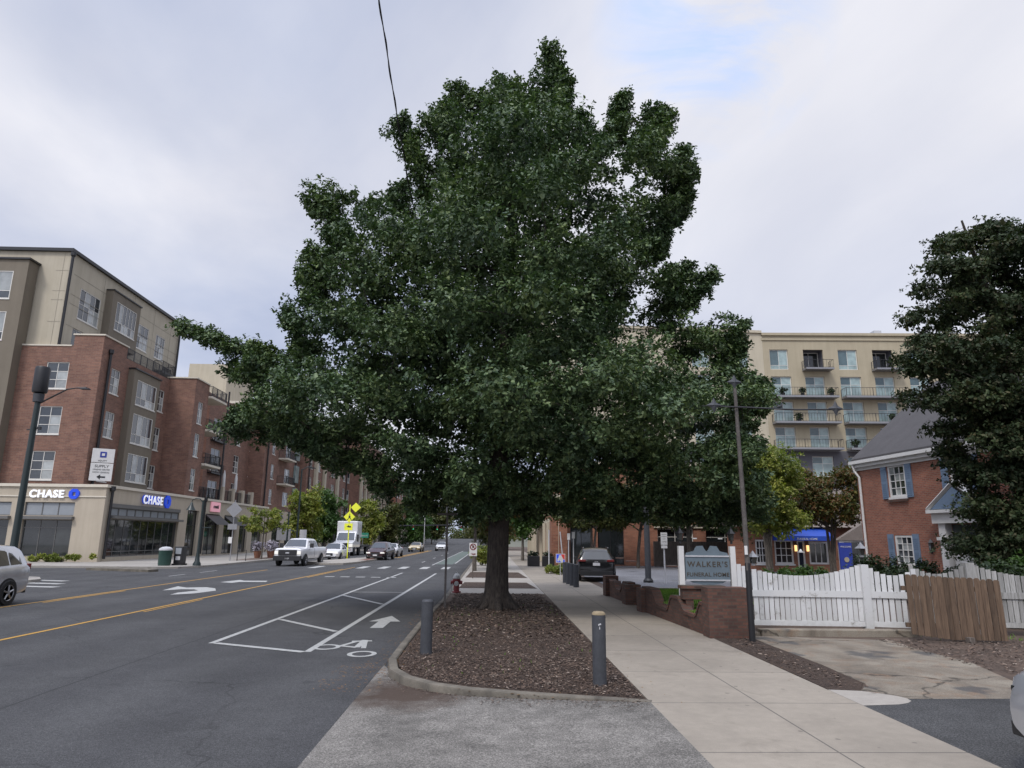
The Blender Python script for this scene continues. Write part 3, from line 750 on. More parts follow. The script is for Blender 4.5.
def edge_dist(x, z, poly):
    best = 1e9; p = Vector((x, z))
    for i in range(len(poly)):
        a = Vector(poly[i]); b = Vector(poly[(i+1)%len(poly)]); d = b-a
        t = max(0, min(1, (p-a).dot(d)/max(d.length_squared, 1e-9)))
        best = min(best, (p-a-d*t).length)
    return best
def oak():
    loc = (.21, 21.1, 0); rng = random.Random(11)
    root = empty('oak_tree', loc, 'tall dark green oak with a broad crown standing in the mulch bed beside the pavement', 'tree', world=False)
    cl = []; tries = 0
    while len(cl) < 900 and tries < 120000:
        tries += 1
        x = rng.uniform(-10.2, 9.1); z = rng.uniform(2.6, 19.2)
        if not inside(x, z, OUT): continue
        d = edge_dist(x, z, OUT)
        s = rng.uniform(.22,.32) if d < .35 else (rng.uniform(.34,.48) if d < .7 else (rng.uniform(.52,.75) if d < 1.4 else rng.uniform(.85,1.35)))
        if d < s*.98: continue
        depth = min(5.4, .2+d*1.1)
        if d < 1.1 and rng.random() < .25: continue
        if z < 6: depth = min(depth+1.6*min(1,d/1.0), 5.8)
        y = rng.choice([-1,1])*depth*rng.random()**.45 if rng.random() < .82 else rng.uniform(-depth, depth)
        if y < 0 and z < 4.2: z += .2
        # keep clumps apart so that shadowed gaps stay between them
        if any((x-a[0]-loc[0]*-1)**2+(y-a[1])**2+(z-a[2])**2 < (.74*(s+a[3]))**2 for a in cl): continue
        cl.append((x-loc[0], y, z, s*1.15, s*1.1, s*.60))
    for x, z in ((-9.95,8.42),(-9.6,8.3),(-9.2,8.2),(-8.8,8.0),(-8.5,7.85),(-8.1,7.75),(-7.7,7.6),(-7.3,7.4),(-8.3,7.2),(-7.9,7.0),(-7.2,7.7),(-6.8,7.3),(-8.2,5.2),(-7.8,5.3),(-7.4,5.6)):
        cl.append((x-loc[0]+rng.uniform(-.1,.1), rng.uniform(-.3,.3), z, .42,.38,.30))
    # leading shoots: ragged spikes of leaves that stand out of every bough
    for c in list(cl):
        if c[3] < .3: continue
        ox, oy, oz = c[0], c[1]*1.2, (c[2]-8.5)*.55+2.2
        n_ = math.sqrt(ox*ox+oy*oy+oz*oz)+.01
        for _ in range(3):
            dx, dy, dz = ox/n_+rng.uniform(-.7,.7), oy/n_+rng.uniform(-.7,.7), oz/n_+rng.uniform(-.5,.8)
            q_ = c[3]*.85/math.sqrt(dx*dx+dy*dy+dz*dz+.01)
            for r_ in (1.0,1.25,1.48):
                x, z = c[0]+dx*q_*r_, c[2]+dz*q_*r_*.8
                if not inside(x+loc[0], z, OUT): break
                w_ = (.20,.15,.10)[(1.0,1.25,1.48).index(r_)]
                cl.append((x, c[1]+dy*q_*r_, z, w_, w_, w_*1.25))
    # twigs that reach out of the outline
    for i in range(len(OUT)):
        a = OUT[i]; b = OUT[(i+1)%len(OUT)]
        L = math.hypot(b[0]-a[0], b[1]-a[1]); k = max(1, int(L/.38))
        for j in range(k):
            t = (j+rng.random())/k; x = a[0]+(b[0]-a[0])*t; z = a[1]+(b[1]-a[1])*t
            nx, nz = (b[1]-a[1])/L, -(b[0]-a[0])/L
            if inside(x+nx*.1, z+nz*.1, OUT): nx, nz = -nx, -nz
            q = rng.uniform(-.42,-.12); s = rng.uniform(.14,.28)
            cl.append((x+nx*q-loc[0], rng.uniform(-.5,.5), z+nz*q, s, s, s*1.1))
    def hole(c):      # a few gaps right through the crown
        return any(math.hypot(c[0]+loc[0]-hx_, (c[2]-hz_)*1.1) < hr+.25*c[3] for hx_, hz_, hr in ((2.95,13.45,.42),(1.2,12.3,.38),(.75,11.3,.30),(-2.05,9.1,.32),(4.7,9.0,.42),(5.35,8.2,.35),(-1.3,6.2,.32),(3.6,12.3,.3),(-4.6,12.6,.4),(4.4,14.9,.3),(-3.9,4.8,.35),(-3.0,4.2,.35)))
    cl = [c for c in cl if not hole(c)]
    lead = [(0,0,-.15),(0,0,.12),(-.02,0,.5),(0,0,1.3),(.02,0,2.5),(.0,.05,4),(.1,0,6.5),(.2,.1,9.5),(.35,0,13),(.9,0,16.4)]
    rad = [.56,.45,.36,.32,.31,.29,.25,.20,.12,.05]
    big = [c for c in cl if c[3] > .33]
    tm = limb_net(lead, rad, big, n=6, sides=18, pick=.75)
    for k in range(7):     # root flare
        t = k*.9+.3
        tm.tube([(math.cos(t)*.2,math.sin(t)*.2,.5),(math.cos(t)*.42,math.sin(t)*.42,.12),(math.cos(t)*.75,math.sin(t)*.75,-.08)], [.12,.13,.06], 7)
    tm.build('trunk', M['bark'], root, smooth=60)
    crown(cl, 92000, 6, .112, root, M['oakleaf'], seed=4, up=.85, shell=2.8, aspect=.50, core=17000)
    inner = []
    for _ in range(4000):
        x = rng.uniform(-8, 8); z = rng.uniform(3.2, 17.5)
        if inside(x, z, OUT) and edge_dist(x, z, OUT) > 1.9: inner.append((x-loc[0], rng.uniform(-1.2,1.6), z, .8,.8,.6))
        if len(inner) > 220: break
    inner = [c for c in inner if not hole(c)]
    crown(inner, 6500, 5, .17, root, M['oakleaf'], seed=14, up=.3, shell=3, aspect=.6, name='inner_foliage')
    return root
oak()

# ------------------------------------------------------------------ the other trees
def side_tree():
    rng = random.Random(21); loc = (15.8, 19.6, 0)
    root = empty('shade_tree', loc, 'tall dark tree with an open crown in front of the brick house', 'tree', world=False)
    cl = []
    # tiers of branches, widest low down, each tier a flat spray
    for z, r in ((1.7,2.0),(2.3,2.1),(3.1,2.0),(3.9,2.1),(4.7,2.4),(5.5,2.7),(6.3,3.1),(7.2,3.2),(8.1,3.2),(9.0,3.1),(9.8,2.7),(10.5,2.2),(11.2,1.6)):
        for k in range(int(12+r*(10 if z < 8.0 else 5.0))):
            a = rng.uniform(0, 2*math.pi); q = r*rng.random()**.6
            s = rng.uniform(.38,.66)
            cl.append((math.cos(a)*q, math.sin(a)*q*.8, z+rng.uniform(-.4,.4)+q*.04, s*1.2, s*1.1, s*.5))
    pts = [(.6,0,-.1),(.5,0,1.5),(.1,0,4),(-.2,0,7),(-.6,0,10),(-1,0,12)]
    limb_net(pts, [.3,.24,.2,.14,.08,.03], cl, pick=.7, seed=8).build('trunk', M['bark'], root, smooth=50)
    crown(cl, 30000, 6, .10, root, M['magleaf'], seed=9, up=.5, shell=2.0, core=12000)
side_tree()

tree('small multi-stemmed tree with rust-tinged leaves against the left corner of the brick house', (18.9,38.5,0), 2.9, 6.2, 2.2,1.8, 56, .65, 3800, .14, 'myrtle', trunk_r=.09, stems=4, seed=31)
tree('yellow-green crape myrtle standing behind the leaning pole, left of the blue awning', (14.5,36.0,0), 2.4, 7.3, 2.0,1.9, 62, .7, 4200, .15, 'yellowleaf', trunk_r=.10, stems=4, seed=32)
tree('rusty brown crape myrtle before the tan apartment block, over the blue awning', (17.4,43.5,0), 4.2, 7.2, 1.7,1.5, 40, .6, 2200, .16, 'myrtle', trunk_r=.09, stems=3, seed=33)
G1 = 'low trees along the back of the car park'
tree('leftmost low olive tree behind the car park, above the black car', (7.2,50,0), 3.0, 5.6, 2.8,2.0, 44, .8, 2000, .24, 'olive', group=G1, trunk_r=.1, stems=2, seed=41)
tree('middle one of the low olive trees behind the car park', (10.6,51,0), 2.9, 5.8, 2.9,2.0, 46, .8, 2000, .24, 'olive', group=G1, trunk_r=.1, stems=3, seed=42)
tree('rightmost low olive tree behind the car park, beyond the white lot notice', (14.2,50,0), 3.1, 6.2, 2.7,2.0, 44, .8, 2000, .24, 'olive', group=G1, trunk_r=.1, stems=3, seed=43)

G2 = 'street trees on the left pavement'
tree('small yellow-green tree in front of the dark shop doors, left of the white pickup', (-20.6,64,0), 2.4, 4.4, 2.1,1.6, 18, .45, 420, .22, 'yellowleaf', group=G2, trunk_r=.07, seed=51)
tree('yellowish street tree right behind the white pickup truck', (-20.8,78,0), 1.6, 7.4, 1.9,1.8, 40, .8, 1300, .28, 'yellowleaf', group=G2, trunk_r=.1, seed=52)
tree('round green street tree left of the white box truck', (-20.3,86,0), 1.4, 7.6, 2.2,2.0, 50, .9, 1700, .28, 'greenleaf', group=G2, trunk_r=.1, seed=53)
tree('yellow-green street tree behind the yellow crossing sign', (-20.0,112,0), 1.2, 7.5, 2.6,2.3, 44, .9, 1400, .36, 'yellowleaf', group=G2, trunk_r=.12, seed=54)
tree('olive street tree beyond the dark red car, before the far beige building', (-19.8,134,0), 1.2, 8.6, 2.8,2.6, 46, 1.0, 1400, .4, 'olive', group=G2, trunk_r=.12, seed=55)
tree('bright green tree beyond the crossing, over the yellow car', (-18.4,160,0), .8, 9.6, 4.2,3, 54, 1.3, 1500, .45, 'greenleaf', group=G2, trunk_r=.15, seed=56)
tree('tall dark green tree far down the street, left of the climbing road', (-16.0,190,.2), .6, 14.5, 5.6,4, 70, 1.8, 1900, .6, 'olive', group=G2, trunk_r=.2, seed=57)
tree('far green tree at the foot of the hill, left of the thin sign post', (-21.5,215,.5), .6, 13, 6,4, 66, 1.9, 1700, .6, 'greenleaf', group=G2, trunk_r=.2, seed=58)
G3 = 'street trees along the right kerb'
tree('slender leaning street tree in the kerb strip beside the no parking sign', (-1.0,44.5,0), 2.8, 6.4, 1.7,1.6, 34, .65, 1300, .20, 'olive', group=G3, trunk_r=.11, seed=61)
tree('street tree in the kerb strip right behind the oak trunk', (.1,48.5,0), 2.2, 6.6, 1.8,1.7, 36, .7, 1300, .22, 'myrtle', group=G3, trunk_r=.15, seed=62)
tree('green street tree showing right of the oak trunk, beside the brick shopfronts', (3.0,66,0), 2.4, 8.0, 2.2,2.0, 40, .8, 1300, .28, 'greenleaf', group=G3, trunk_r=.13, seed=63)
tree('far street tree on the right kerb with a dense low crown', (-.4,80,0), 1.0, 8.4, 2.6,2.3, 48, .95, 1500, .32, 'olive', group=G3, trunk_r=.13, seed=64)
tree('farthest tree on the right kerb, where the road begins to climb', (0.4,130,0), 1.0, 12.5, 4.2,3.5, 60, 1.4, 1700, .45, 'greenleaf', group=G3, trunk_r=.18, seed=65)

def shrub(name, label, loc, rx, ry, h, tufts, L, mat, group=None, seed=1, n=22):
    rng = random.Random(seed); root = empty(name, loc, label, 'shrub', group, world=False)
    cl = blob_clumps(0, 0, h*.2, h*.85, rx, ry, n, rng, h*.25)
    st = MB()
    for i in range(5):
        a = i*1.3; st.tube([(0,0,-.05),(math.cos(a)*rx*.4,math.sin(a)*ry*.4,h*.6)], [.03,.012], 5)
    st.build('stem', M['bark2'], root)
    crown(cl, tufts, 6, L, root, M[mat], name='foliage', seed=seed, shell=1.8, up=.6)
    return root
shrub('shrub', 'wide dark shrub under the lower window of the brick house', (14.2,24.2,0), 1.7,.9,1.65, 1500,.10,'shrub', seed=1, n=34)
shrub('shrub', 'dark shrub at the foot of the white door surround of the brick house', (15.4,22.6,0), .8,.7,1.35, 900,.10,'shrub', seed=2)
shrub('shrub', 'round dark shrub beneath the tall dark tree at the right edge of the photo', (12.9,17.2,0), .8,.5,1.7, 900,.10,'shrub', seed=3)
shrub('shrub', 'olive shrub behind the grey pickets at the right edge of the photo', (14.1,17.6,0), .9,.6,2.0, 900,.10,'greenleaf', seed=4)
shrub('hedge', 'low green hedge behind the dip of the white picket fence, below the blue awning', (13.0,30.0,0), 1.5,.5,1.0, 800,.11,'greenleaf', seed=5)
shrub('shrub', 'low bright green plant by the small blue and red sign', (3.9,41.5,0), .7,1.2,.55, 500,.12,'yellowleaf', seed=6)
shrub('shrub', 'yellow-green shrub behind the no parking sign post', (-.6,53.5,0), .7,.7,1.5, 500,.14,'yellowleaf', seed=7)
shrub('hedge', 'thin yellow-green hedge along the foot of the left bank wall', (-31.5,52.5,0), 2.6,.35,.6, 800,.14,'yellowleaf', seed=8)

# the wooded rise that closes the street, and far roofs of trees
def woods():
    rng = random.Random(77); cl = []
    for i in range(170):
        x = rng.uniform(-150,-24) if i % 2 else rng.uniform(2,150); y = rng.uniform(240,420)
        s = rng.uniform(4,7); cl.append((x,y,rng.uniform(1,8+ (y-240)*.02),s*1.3,s,s*.9))
    for i in range(40):
        cl.append((rng.uniform(-24,2), rng.uniform(390,440), rng.uniform(1,8), 5,4,4))
    o = crown(cl, 7000, 5, 1.5, None, M['olive'], name='woods', seed=5)
    tag(o, kind='stuff')
woods()

# ------------------------------------------------------------------ buildings
def wall(F, u0, u1, z0, z1, holes, mat, parent, name='wall', rev=.14, thick=.3, caps=False):
    us = sorted({u0,u1,*[h[0] for h in holes],*[h[1] for h in holes]}); zs = sorted({z0,z1,*[h[2] for h in holes],*[h[3] for h in holes]})
    us = [u for u in us if u0 <= u <= u1]; zs = [z for z in zs if z0 <= z <= z1]
    m = MB(F)
    for a, b in zip(us, us[1:]):
        run = None
        for c, d in zip(zs, zs[1:]):
            mu, mz = (a+b)/2, (c+d)/2
            if any(h[0] < mu < h[1] and h[2] < mz < h[3] for h in holes): continue
            m.add([(a,0,c),(b,0,c),(b,0,d),(a,0,d)], [(0,1,2,3)])
    for h in holes:
        a, b, c, d = h; q = -rev
        m.add([(a,0,c),(b,0,c),(b,q,c),(a,q,c)], [(0,3,2,1)]); m.add([(a,0,d),(b,0,d),(b,q,d),(a,q,d)], [(0,1,2,3)])
        m.add([(a,0,c),(a,0,d),(a,q,d),(a,q,c)], [(0,3,2,1)]); m.add([(b,0,c),(b,0,d),(b,q,d),(b,q,c)], [(0,1,2,3)])
    # back and sides so that the wall has thickness
    for a, b in (((u0,u0),(u1,u1)) if caps else ()): m.add([(a,0,z0),(a,-thick,z0),(a,-thick,z1),(a,0,z1)], [(0,1,2,3)])
    m.add([(u0,0,z1),(u1,0,z1),(u1,-thick,z1),(u0,-thick,z1)], [(0,1,2,3)])
    return m.build(name, mat, parent)

def window(F, u0, u1, z0, z1, parent, cols=2, rows=3, d=-.10, fm=None, gm=None, fw=.07, mw=.045, sill=True, name='window', rowsplit=None):
    fm = fm or M['frame']; gm = gm or M['glass']; m = MB(F)
    m.box(u0,u0+fw,d-.02,d+.045,z0,z1); m.box(u1-fw,u1,d-.02,d+.045,z0,z1)
    m.box(u0+fw,u1-fw,d-.02,d+.044,z0,z0+fw); m.box(u0+fw,u1-fw,d-.02,d+.044,z1-fw,z1)
    us = [u0+fw+(u1-u0-2*fw)*i/cols for i in range(cols+1)]
    rs = rowsplit or [i/rows for i in range(rows+1)]
    zs = [z0+fw+(z1-z0-2*fw)*r for r in rs]
    for u in us[1:-1]: m.box(u-mw/2,u+mw/2,d-.015,d+.030,z0+fw,z1-fw)
    for z in zs[1:-1]: m.box(u0+fw,u1-fw,d-.014,d+.026,z-mw/2,z+mw/2)
    if sill: m.box(u0-.05,u1+.05,d+.05,.05,z0-.09,z0-.003)
    f = m.build(name, fm, parent)
    g = MB(F)
    for a, b in zip(us, us[1:]):
        for c, e in zip(zs, zs[1:]): g.add([(a,d,c),(b,d,c),(b,d,e),(a,d,e)], [(0,1,2,3)])
    p = MB(F); p.v = g.v; p.f = g.f
    o = p.build('pane', gm, None)
    if parent is not None and parent.name in ORG:
        off = ORG[parent.name]
        o.data.transform(Matrix.Translation(-off))
    o.parent = f
    return f

def boxp(F, name, mat, parent, *b, **k): return MB(F).box(*b).build(name, mat, parent, **k)
def railing(F, u0, u1, d0, d1, z0, h, parent, step=.14, r=.012, mat='black', ends=True, glass=False):
    m = MB(F)
    runs = [((u0,d1),(u1,d1))]
    if ends: runs += [((u0,d0),(u0,d1)),((u1,d0),(u1,d1))]
    for (a, b), (c, d) in runs:
        L = math.hypot(c-a, d-b); n = max(1, int(L/step))
        m.tube([(a,b,z0+h),(c,d,z0+h)], .028, 4); m.tube([(a,b,z0+.08),(c,d,z0+.08)], .018, 4)
        for i in range(n+1):
            t = i/n; q = r if i % 9 else .028
            m.box(a+(c-a)*t-q, a+(c-a)*t+q, b+(d-b)*t-q, b+(d-b)*t+q, z0, z0+h-.01)
    return m.build('railing', M[mat], parent)
def balcony(F, u0, u1, z, depth, parent, slab='stone2', step=.14, th=.22, mat='black', d0=0, rh=1.05):
    s = boxp(F, 'balcony', M[slab], parent, u0, u1, d0, d0+depth, z-th, z)
    m = railing(F, u0+.05, u1-.05, d0+.02, d0+depth-.06, z, rh, None, step, mat=mat)
    if parent is not None and parent.name in ORG: m.data.transform(Matrix.Translation(-ORG[parent.name]))
    m.parent = s
    return s
def text(name, s, F, u, d, z, size, mat, parent, align='LEFT', ext=.02, bold=0, sx=1.0, ORGp=True, tilt=None):
    c = bpy.data.curves.new(name, 'FONT'); c.body = s; c.size = size; c.extrude = ext; c.align_x = align; c.offset = bold; c.space_character = sx
    t = bpy.data.objects.new('tmp_text', c); COL.objects.link(t); bpy.context.view_layer.update()
    me = bpy.data.meshes.new_from_object(t.evaluated_get(bpy.context.evaluated_depsgraph_get()))
    bpy.data.objects.remove(t); bpy.data.curves.remove(c)
    off = ORG.get(parent.name, Vector()) if parent is not None else Vector()
    for v in me.vertices: v.co = Vector(F(u+v.co.x, d+v.co.z, z+v.co.y))-off
    me.materials.clear(); me.materials.append(mat); me.name = name
    o = bpy.data.objects.new(name, me); COL.objects.link(o); o.parent = parent
    return o

# ===== the bank corner building (brick over limestone)
B1 = empty('apartment_building', (-29.3,53.4,0), 'brick and beige corner apartment building over the limestone bank storefront', 'building')
FR = Face((-29.3,53.4), (-1,0), (0,-1)); FR = Face((0,53.4), (1,0), (0,-1))        # front: u = world x
SD = Face((-29.3,0), (0,1), (1,0))                                                   # street side: u = world y
Fp = lambda y: Face((0,y), (1,0), (0,-1))
Sp = lambda x: Face((x,0), (0,1), (1,0))
# limestone podium
front_open = [(a,b,c,d) for a,b in ((-35.2,-31.5),(-39.9,-36.2),(-44.6,-40.9)) for c,d in ((.35,3.05),(3.35,4.35))]
wall(Fp(53.4), -60, -29.3, 0, 5.5, front_open, M['stone'], B1, 'podium', .3)
side_open = [(54.3,66.2,.3,3.2),(54.3,66.2,3.4,4.35),(68.0,70.6,.05,4.4),(72.3,76.0,.1,4.2),(77.4,80.6,.1,4.2),(82.2,85.0,.1,4.2),(86.6,90.4,.1,4.2)]
wall(Sp(-29.3), 53.4, 92, 0, 5.5, side_open, M['stone'], B1, 'podium', .3)
cp = MB(); cp.box(-60,-29.18,53.27,53.9,5.503,5.72); cp.box(-29.85,-29.17,53.903,92,5.50,5.72); cp.box(-60,-29.24,53.33,53.38,4.75,4.85); cp.build('cornice', M['stone2'], B1)
boxp(None, 'terrace_roof', M['grey'], B1, -60,-29.85,53.9,92,5.2,5.45)
for a in (-35.2,-39.9,-44.6):
    b = a+3.7
    window(Fp(53.4), a, b, .35, 3.05, B1, 3, 2, d=-.22, fm=M['store_frame'], gm=M['store_glass'], fw=.06, mw=.05, sill=False, name='shop_window', rowsplit=[0,.8,1])
    window(Fp(53.4), a, b, 3.35, 4.35, B1, 3, 1, d=-.16, fm=M['store_frame'], gm=M['panel'], fw=.06, mw=.07, sill=False, name='transom_window')
    boxp(Fp(53.4), 'canopy', M['store_frame'], B1, a-.1, b+.1, .0, .35, 3.08, 3.30)
window(Sp(-29.3), 54.3, 66.2, .3, 3.2, B1, 9, 2, d=-.22, fm=M['store_frame'], gm=M['store_glass'], fw=.08, mw=.06, sill=False, name='shop_window', rowsplit=[0,.12,1])
window(Sp(-29.3), 54.3, 66.2, 3.4, 4.05, B1, 9, 1, d=-.10, fm=M['store_frame'], gm=M['panel'], fw=.08, mw=.16, sill=False, name='transom_window')
bb = MB(Sp(-29.3)); bb.box(54.3,66.2,-.1,.10,4.05,4.35); bb.box(54.2,66.3,0,.45,3.22,3.40); bb.build('canopy', M['store_frame'], B1)
for a, b, z in ((68.0,70.6,4.4),(72.3,76.0,4.2),(77.4,80.6,4.2),(82.2,85.0,4.2),(86.6,90.4,4.2)):
    window(Sp(-29.3), a, b, .05, z, B1, 2, 2, d=-.28, fm=M['black'], gm=M['store_glass'], fw=.09, mw=.07, sill=False, name='shop_door', rowsplit=[0,.68,1])
for a in (72.3,77.4):
    m = MB(Sp(-29.3)); m.add([(a-.1,.02,4.1),(a+3.7,.02,4.1),(a+3.7,1.3,3.1),(a-.1,1.3,3.1),(a-.1,.02,3.95),(a+3.7,.02,3.95)], [(0,1,2,3),(3,2,5,4),(0,3,4),(1,5,2)])
    m.build('awning', M['black'], B1)
# podium balustrade: stone piers with black railings between
for y in (75.9,79.0,82.1,85.2): boxp(None, 'pier', M['stone'], B1, -29.75,-29.2,y,y+.55,5.723,7.2)
for y in (76.45,79.55,82.65): railing(Sp(-29.4), y, y+2.5, 0, 0, 5.72, 1.15, B1, .16, ends=False)

# brick body
U0, U1, XS, YF = -60, -32.0, -32.0, 54.9
zb = [(6.15,8.4),(9.75,12.0),(13.45,15.65)]
fh = [(-36.3,-34.5,a,b) for a, b in zb]+[(-46.5,-44.3,a,b) for a, b in zb]
wall(Fp(YF), U0, U1, 5.5, 17.0, fh, M['brickL'], B1)
for h in fh: window(Fp(YF), *h, B1, 2, 3)
boxp(None, 'parapet', M['brickL'], B1, -34.4, -32.003, YF+.002, YF+.4, 17.003, 17.95)
boxp(None, 'parapet', M['brickL'], B1, -32.4, -32.002, YF+.403, 58.6, 17.0, 17.95)
cp = MB(); cp.box(-34.5,-31.9,YF-.08,YF+.46,17.953,18.07); cp.box(-32.46,-31.9,YF+.463,58.7,17.953,18.07); cp.box(-60,-34.51,YF-.06,YF+.4,17.003,17.12); cp.build('coping', M['stone2'], B1)
sh = [(56.6,58.0,a+.1,b) for a, b in zb]+[(64.9,66.1,a+.1,b) for a, b in zb]
wall(Sp(XS), YF, 67.0, 5.5, 17.0, sh, M['brickL'], B1)
for h in sh: window(Sp(XS), *h, B1, 2, 3)
railing(Sp(XS), 58.8, 67, -.1,-.1, 17.0, 1.0, B1, .13, ends=False)
# lower taupe bay on the street side
bx = -31.45
bh = [(59.9,63.4,a,b) for a, b in ((6.5,8.9),(9.8,12.4),(13.2,15.4))]
wall(Sp(bx), 59.4, 63.9, 5.73, 16.2, bh, M['taupe'], B1, 'bay_wall', .1, .545, True)
for h in bh: window(Sp(bx), *h, B1, 4, 2, d=-.06, rowsplit=[0,.3,1])
boxp(None, 'bay_wall', M['taupe'], B1, XS+.002, bx, 59.2, 59.398, 5.73, 16.2)
boxp(None, 'bay_cap', M['black'], B1, XS+.003, bx+.12, 59.15, 64.0, 16.203, 16.33)
# beige top storeys, set back
zt = 25.4
th_ = [(57.3,60.4,a,b) for a, b in ((20.2,22.9),)]+[(66.3,69.4,20.4,22.9),(71.0,73.0,20.4,22.9)]
wall(Sp(-36.0), 55.3, 76, 17.0, zt, th_+[(57.0,58.4,17.05,19.2),(61.5,65,17.3,19.2)], M['beige'], B1, 'upper_wall')
for h in th_: window(Sp(-36.0), *h, B1, 4, 2, d=-.06)
window(Sp(-36.0), 57.0,58.4,17.05,19.2, B1, 2, 1, d=-.1, name='terrace_door')
window(Sp(-36.0), 61.5,65,17.3,19.2, B1, 4, 1, d=-.1, name='terrace_door')
wall(Fp(55.3), -60, -36.0, 17.0, zt, [], M['beige'], B1, 'upper_wall')
boxp(None, 'eave', M['black'], B1, -60, -35.75, 55.05, 76.2, zt+.003, zt+.28)
wall(Fp(76), -60, -36.3, 17.0, zt, [], M['beige'], B1, 'upper_wall')
# panel seams
sm = MB()
for z in (19.2,21.1,21.9,23.7): sm.box(-37.1,-36.05,55.288,55.298,z,z+.04); sm.box(-35.998,-35.990,56,75.8,z,z+.04)
for x in (-36.55,): sm.box(x,x+.03,55.286,55.296,17.1,25.3)
for y in (60.6,66.0,70.2,74): sm.box(-35.997,-35.988,y,y+.03,17.1,25.3)
sm.build('panel_seam', M['seam'], B1)
wall(Sp(-35.3), 61.2, 66.0, 19.2, 24.1, [(61.8,65.4,20.6,23.3)], M['taupe'], B1, 'bay_wall', .1, .69, True)
window(Sp(-35.3), 61.8,65.4,20.6,23.3, B1, 6, 2, d=-.06, rowsplit=[0,.3,1])
boxp(None, 'bay_wall', M['taupe'], B1, -35.99, -35.302, 61.0, 61.198, 19.2, 24.1)
boxp(None, 'bay_cap', M['black'], B1, -35.99, -35.2, 60.95, 66.1, 24.103, 24.22)
# big taupe bay at the left of the front
fb = [(x, x+w, a, b) for x, w in ((-41.9,2.3),(-46.1,2.3),(-50.3,2.3)) for a, b in ((6.4,8.9),(9.9,12.6),(13.7,16.0),(17.2,19.6),(20.7,23.1))]
wall(Fp(54.0), -60, -38.5, 5.73, 24.1, fb, M['taupe'], B1, 'bay_wall', .1, 1.2, True)
for h in fb: window(Fp(54.0), *h, B1, 2, 2, d=-.06, rowsplit=[0,.27,1])
boxp(None, 'bay_cap', M['black'], B1, -60, -38.35, 53.85, 55.28, 24.103, 24.25)
# little balcony at the end of the top storey
balcony(Sp(-36.0), 71.2, 74.2, 19.0, 1.0, B1, 'black', th=.2)
# downpipes
for pts in ([(-35.75,55.15,24.9),(-35.75,55.15,17.2)], [(-31.85,55.9,16.6),(-31.85,55.9,5.8)], [(-29.12,53.95,5.2),(-29.12,53.95,.2)], [(-29.1,71.4,5.3),(-29.1,71.4,.2)], [(-35.8,75.8,24.9),(-35.8,75.8,17)]):
    m = MB().tube(pts, .11, 8); x, y, z = pts[0]; m.lathe([(.11,z),(.2,z+.12),(.2,z+.42)], (x,y,0), 8); m.build('downpipe', M['black'], B1)
# projecting brick tower
tw = [(68.0,69.1,a,b) for a, b in ((6.3,8.4),(9.6,11.9),(12.9,15.1))]
wall(Fp(67.0), -32.3, -29.45, 5.73, 17.2, [], M['brickL'], B1)
wall(Sp(-29.45), 67.0, 70.2, 5.73, 17.2, tw, M['brickL'], B1)
for h in tw: window(Sp(-29.45), *h, B1, 2, 3)
cp = MB(); cp.box(-32.3,-29.35,66.9,67.3,17.203,17.33); cp.box(-29.8,-29.35,67.303,70.3,17.203,17.33); cp.build('coping', M['stone2'], B1)
# recess with balconies, then the next brick length
wall(Sp(-31.6), 70.2, 76.0, 5.73, 16.4, [(71.0,72.4,5.8,8.1),(71.0,72.4,9.2,11.5),(71.0,72.4,12.7,15.0)], M['brickM'], B1)
for z in (5.8,9.2,12.7): window(Sp(-31.6), 71.0,72.4,z,z+2.3, B1, 2, 1, d=-.1, name='balcony_door')
for z in (9.15,12.65,16.1): balcony(Sp(-31.6), 70.25, 74.3, z, 2.5, B1)
railing(Sp(-31.6), 70.25,75.8,0,2.1,5.73,1.1,B1)
MB().tube([(-29.3,75.2,17.6),(-29.3,75.2,5.8)], .1, 8).build('downpipe', M['black'], B1)
xa = -32.4
nh = [(79.5,82.2,a,b) for a, b in ((5.8,8.2),(9.4,11.9),(13.0,15.4))]+[(86.6,88.4,a,b) for a, b in ((6.2,8.4),(9.7,11.9),(13.2,15.3))]
wall(Sp(xa), 76.0, 92, 5.73, 18.0, nh, M['brickL'], B1)
for h in nh: window(Sp(xa), *h, B1, 2, 3)
wall(Fp(76.0), -36, xa, 5.73, 18.0, [], M['brickL'], B1)
for z in (9.1,12.8): balcony(Sp(xa), 79.0, 82.7, z, .5, B1, 'black', th=.15)
boxp(None, 'upper_wall', M['beige'], B1, -43, -37.6, 95, 106, 17, 25.7)
boxp(None, 'upper_wall', M['beige'], B1, -50, -37.0, 77, 94.99, 17, 19.5)
boxp(None, 'roof', M['grey'], B1, -60, -36.31, 55.9, 75.9, 24.9, 25.1)
boxp(None, 'roof', M['grey'], B1, -60, -32.5, 55.4, 92, 16.5, 16.95)

# signs of the bank
def octagon_logo(F, u, z, s, parent):
    # an eight-sided emblem of four blocks round an open square
    m = MB(F); a = s*.5; b = s*.21; c = s*.13
    for k in range(4):
        ca, sa = math.cos(k*math.pi/2), math.sin(k*math.pi/2)
        P = [(-b-.0, a),(a-b*.62, a),(a*.98, a-b*.65) if False else (a-.02*s, a-b*.9),(c, c*1.05+.02*s),(-b, c*1.05+.02*s)]
        P = [(-a*.45, a),(a*.42, a),(a*.98, a*.45),(a*.98,a*.36),(-a*.45, a*.36)]
        Q = [(p[0]*ca-p[1]*sa, p[0]*sa+p[1]*ca) for p in P]
        n = len(Q); vs = [(u+q[0], .02, z+q[1]) for q in Q]+[(u+q[0], .14+.003*k, z+q[1]) for q in Q]
        m.add(vs, [tuple(range(n)), tuple(range(2*n-1,n-1,-1))]+[(i,n+i,n+(i+1)%n,(i+1)%n) for i in range(n)])
    return m.build('emblem', M['signblue'], parent)
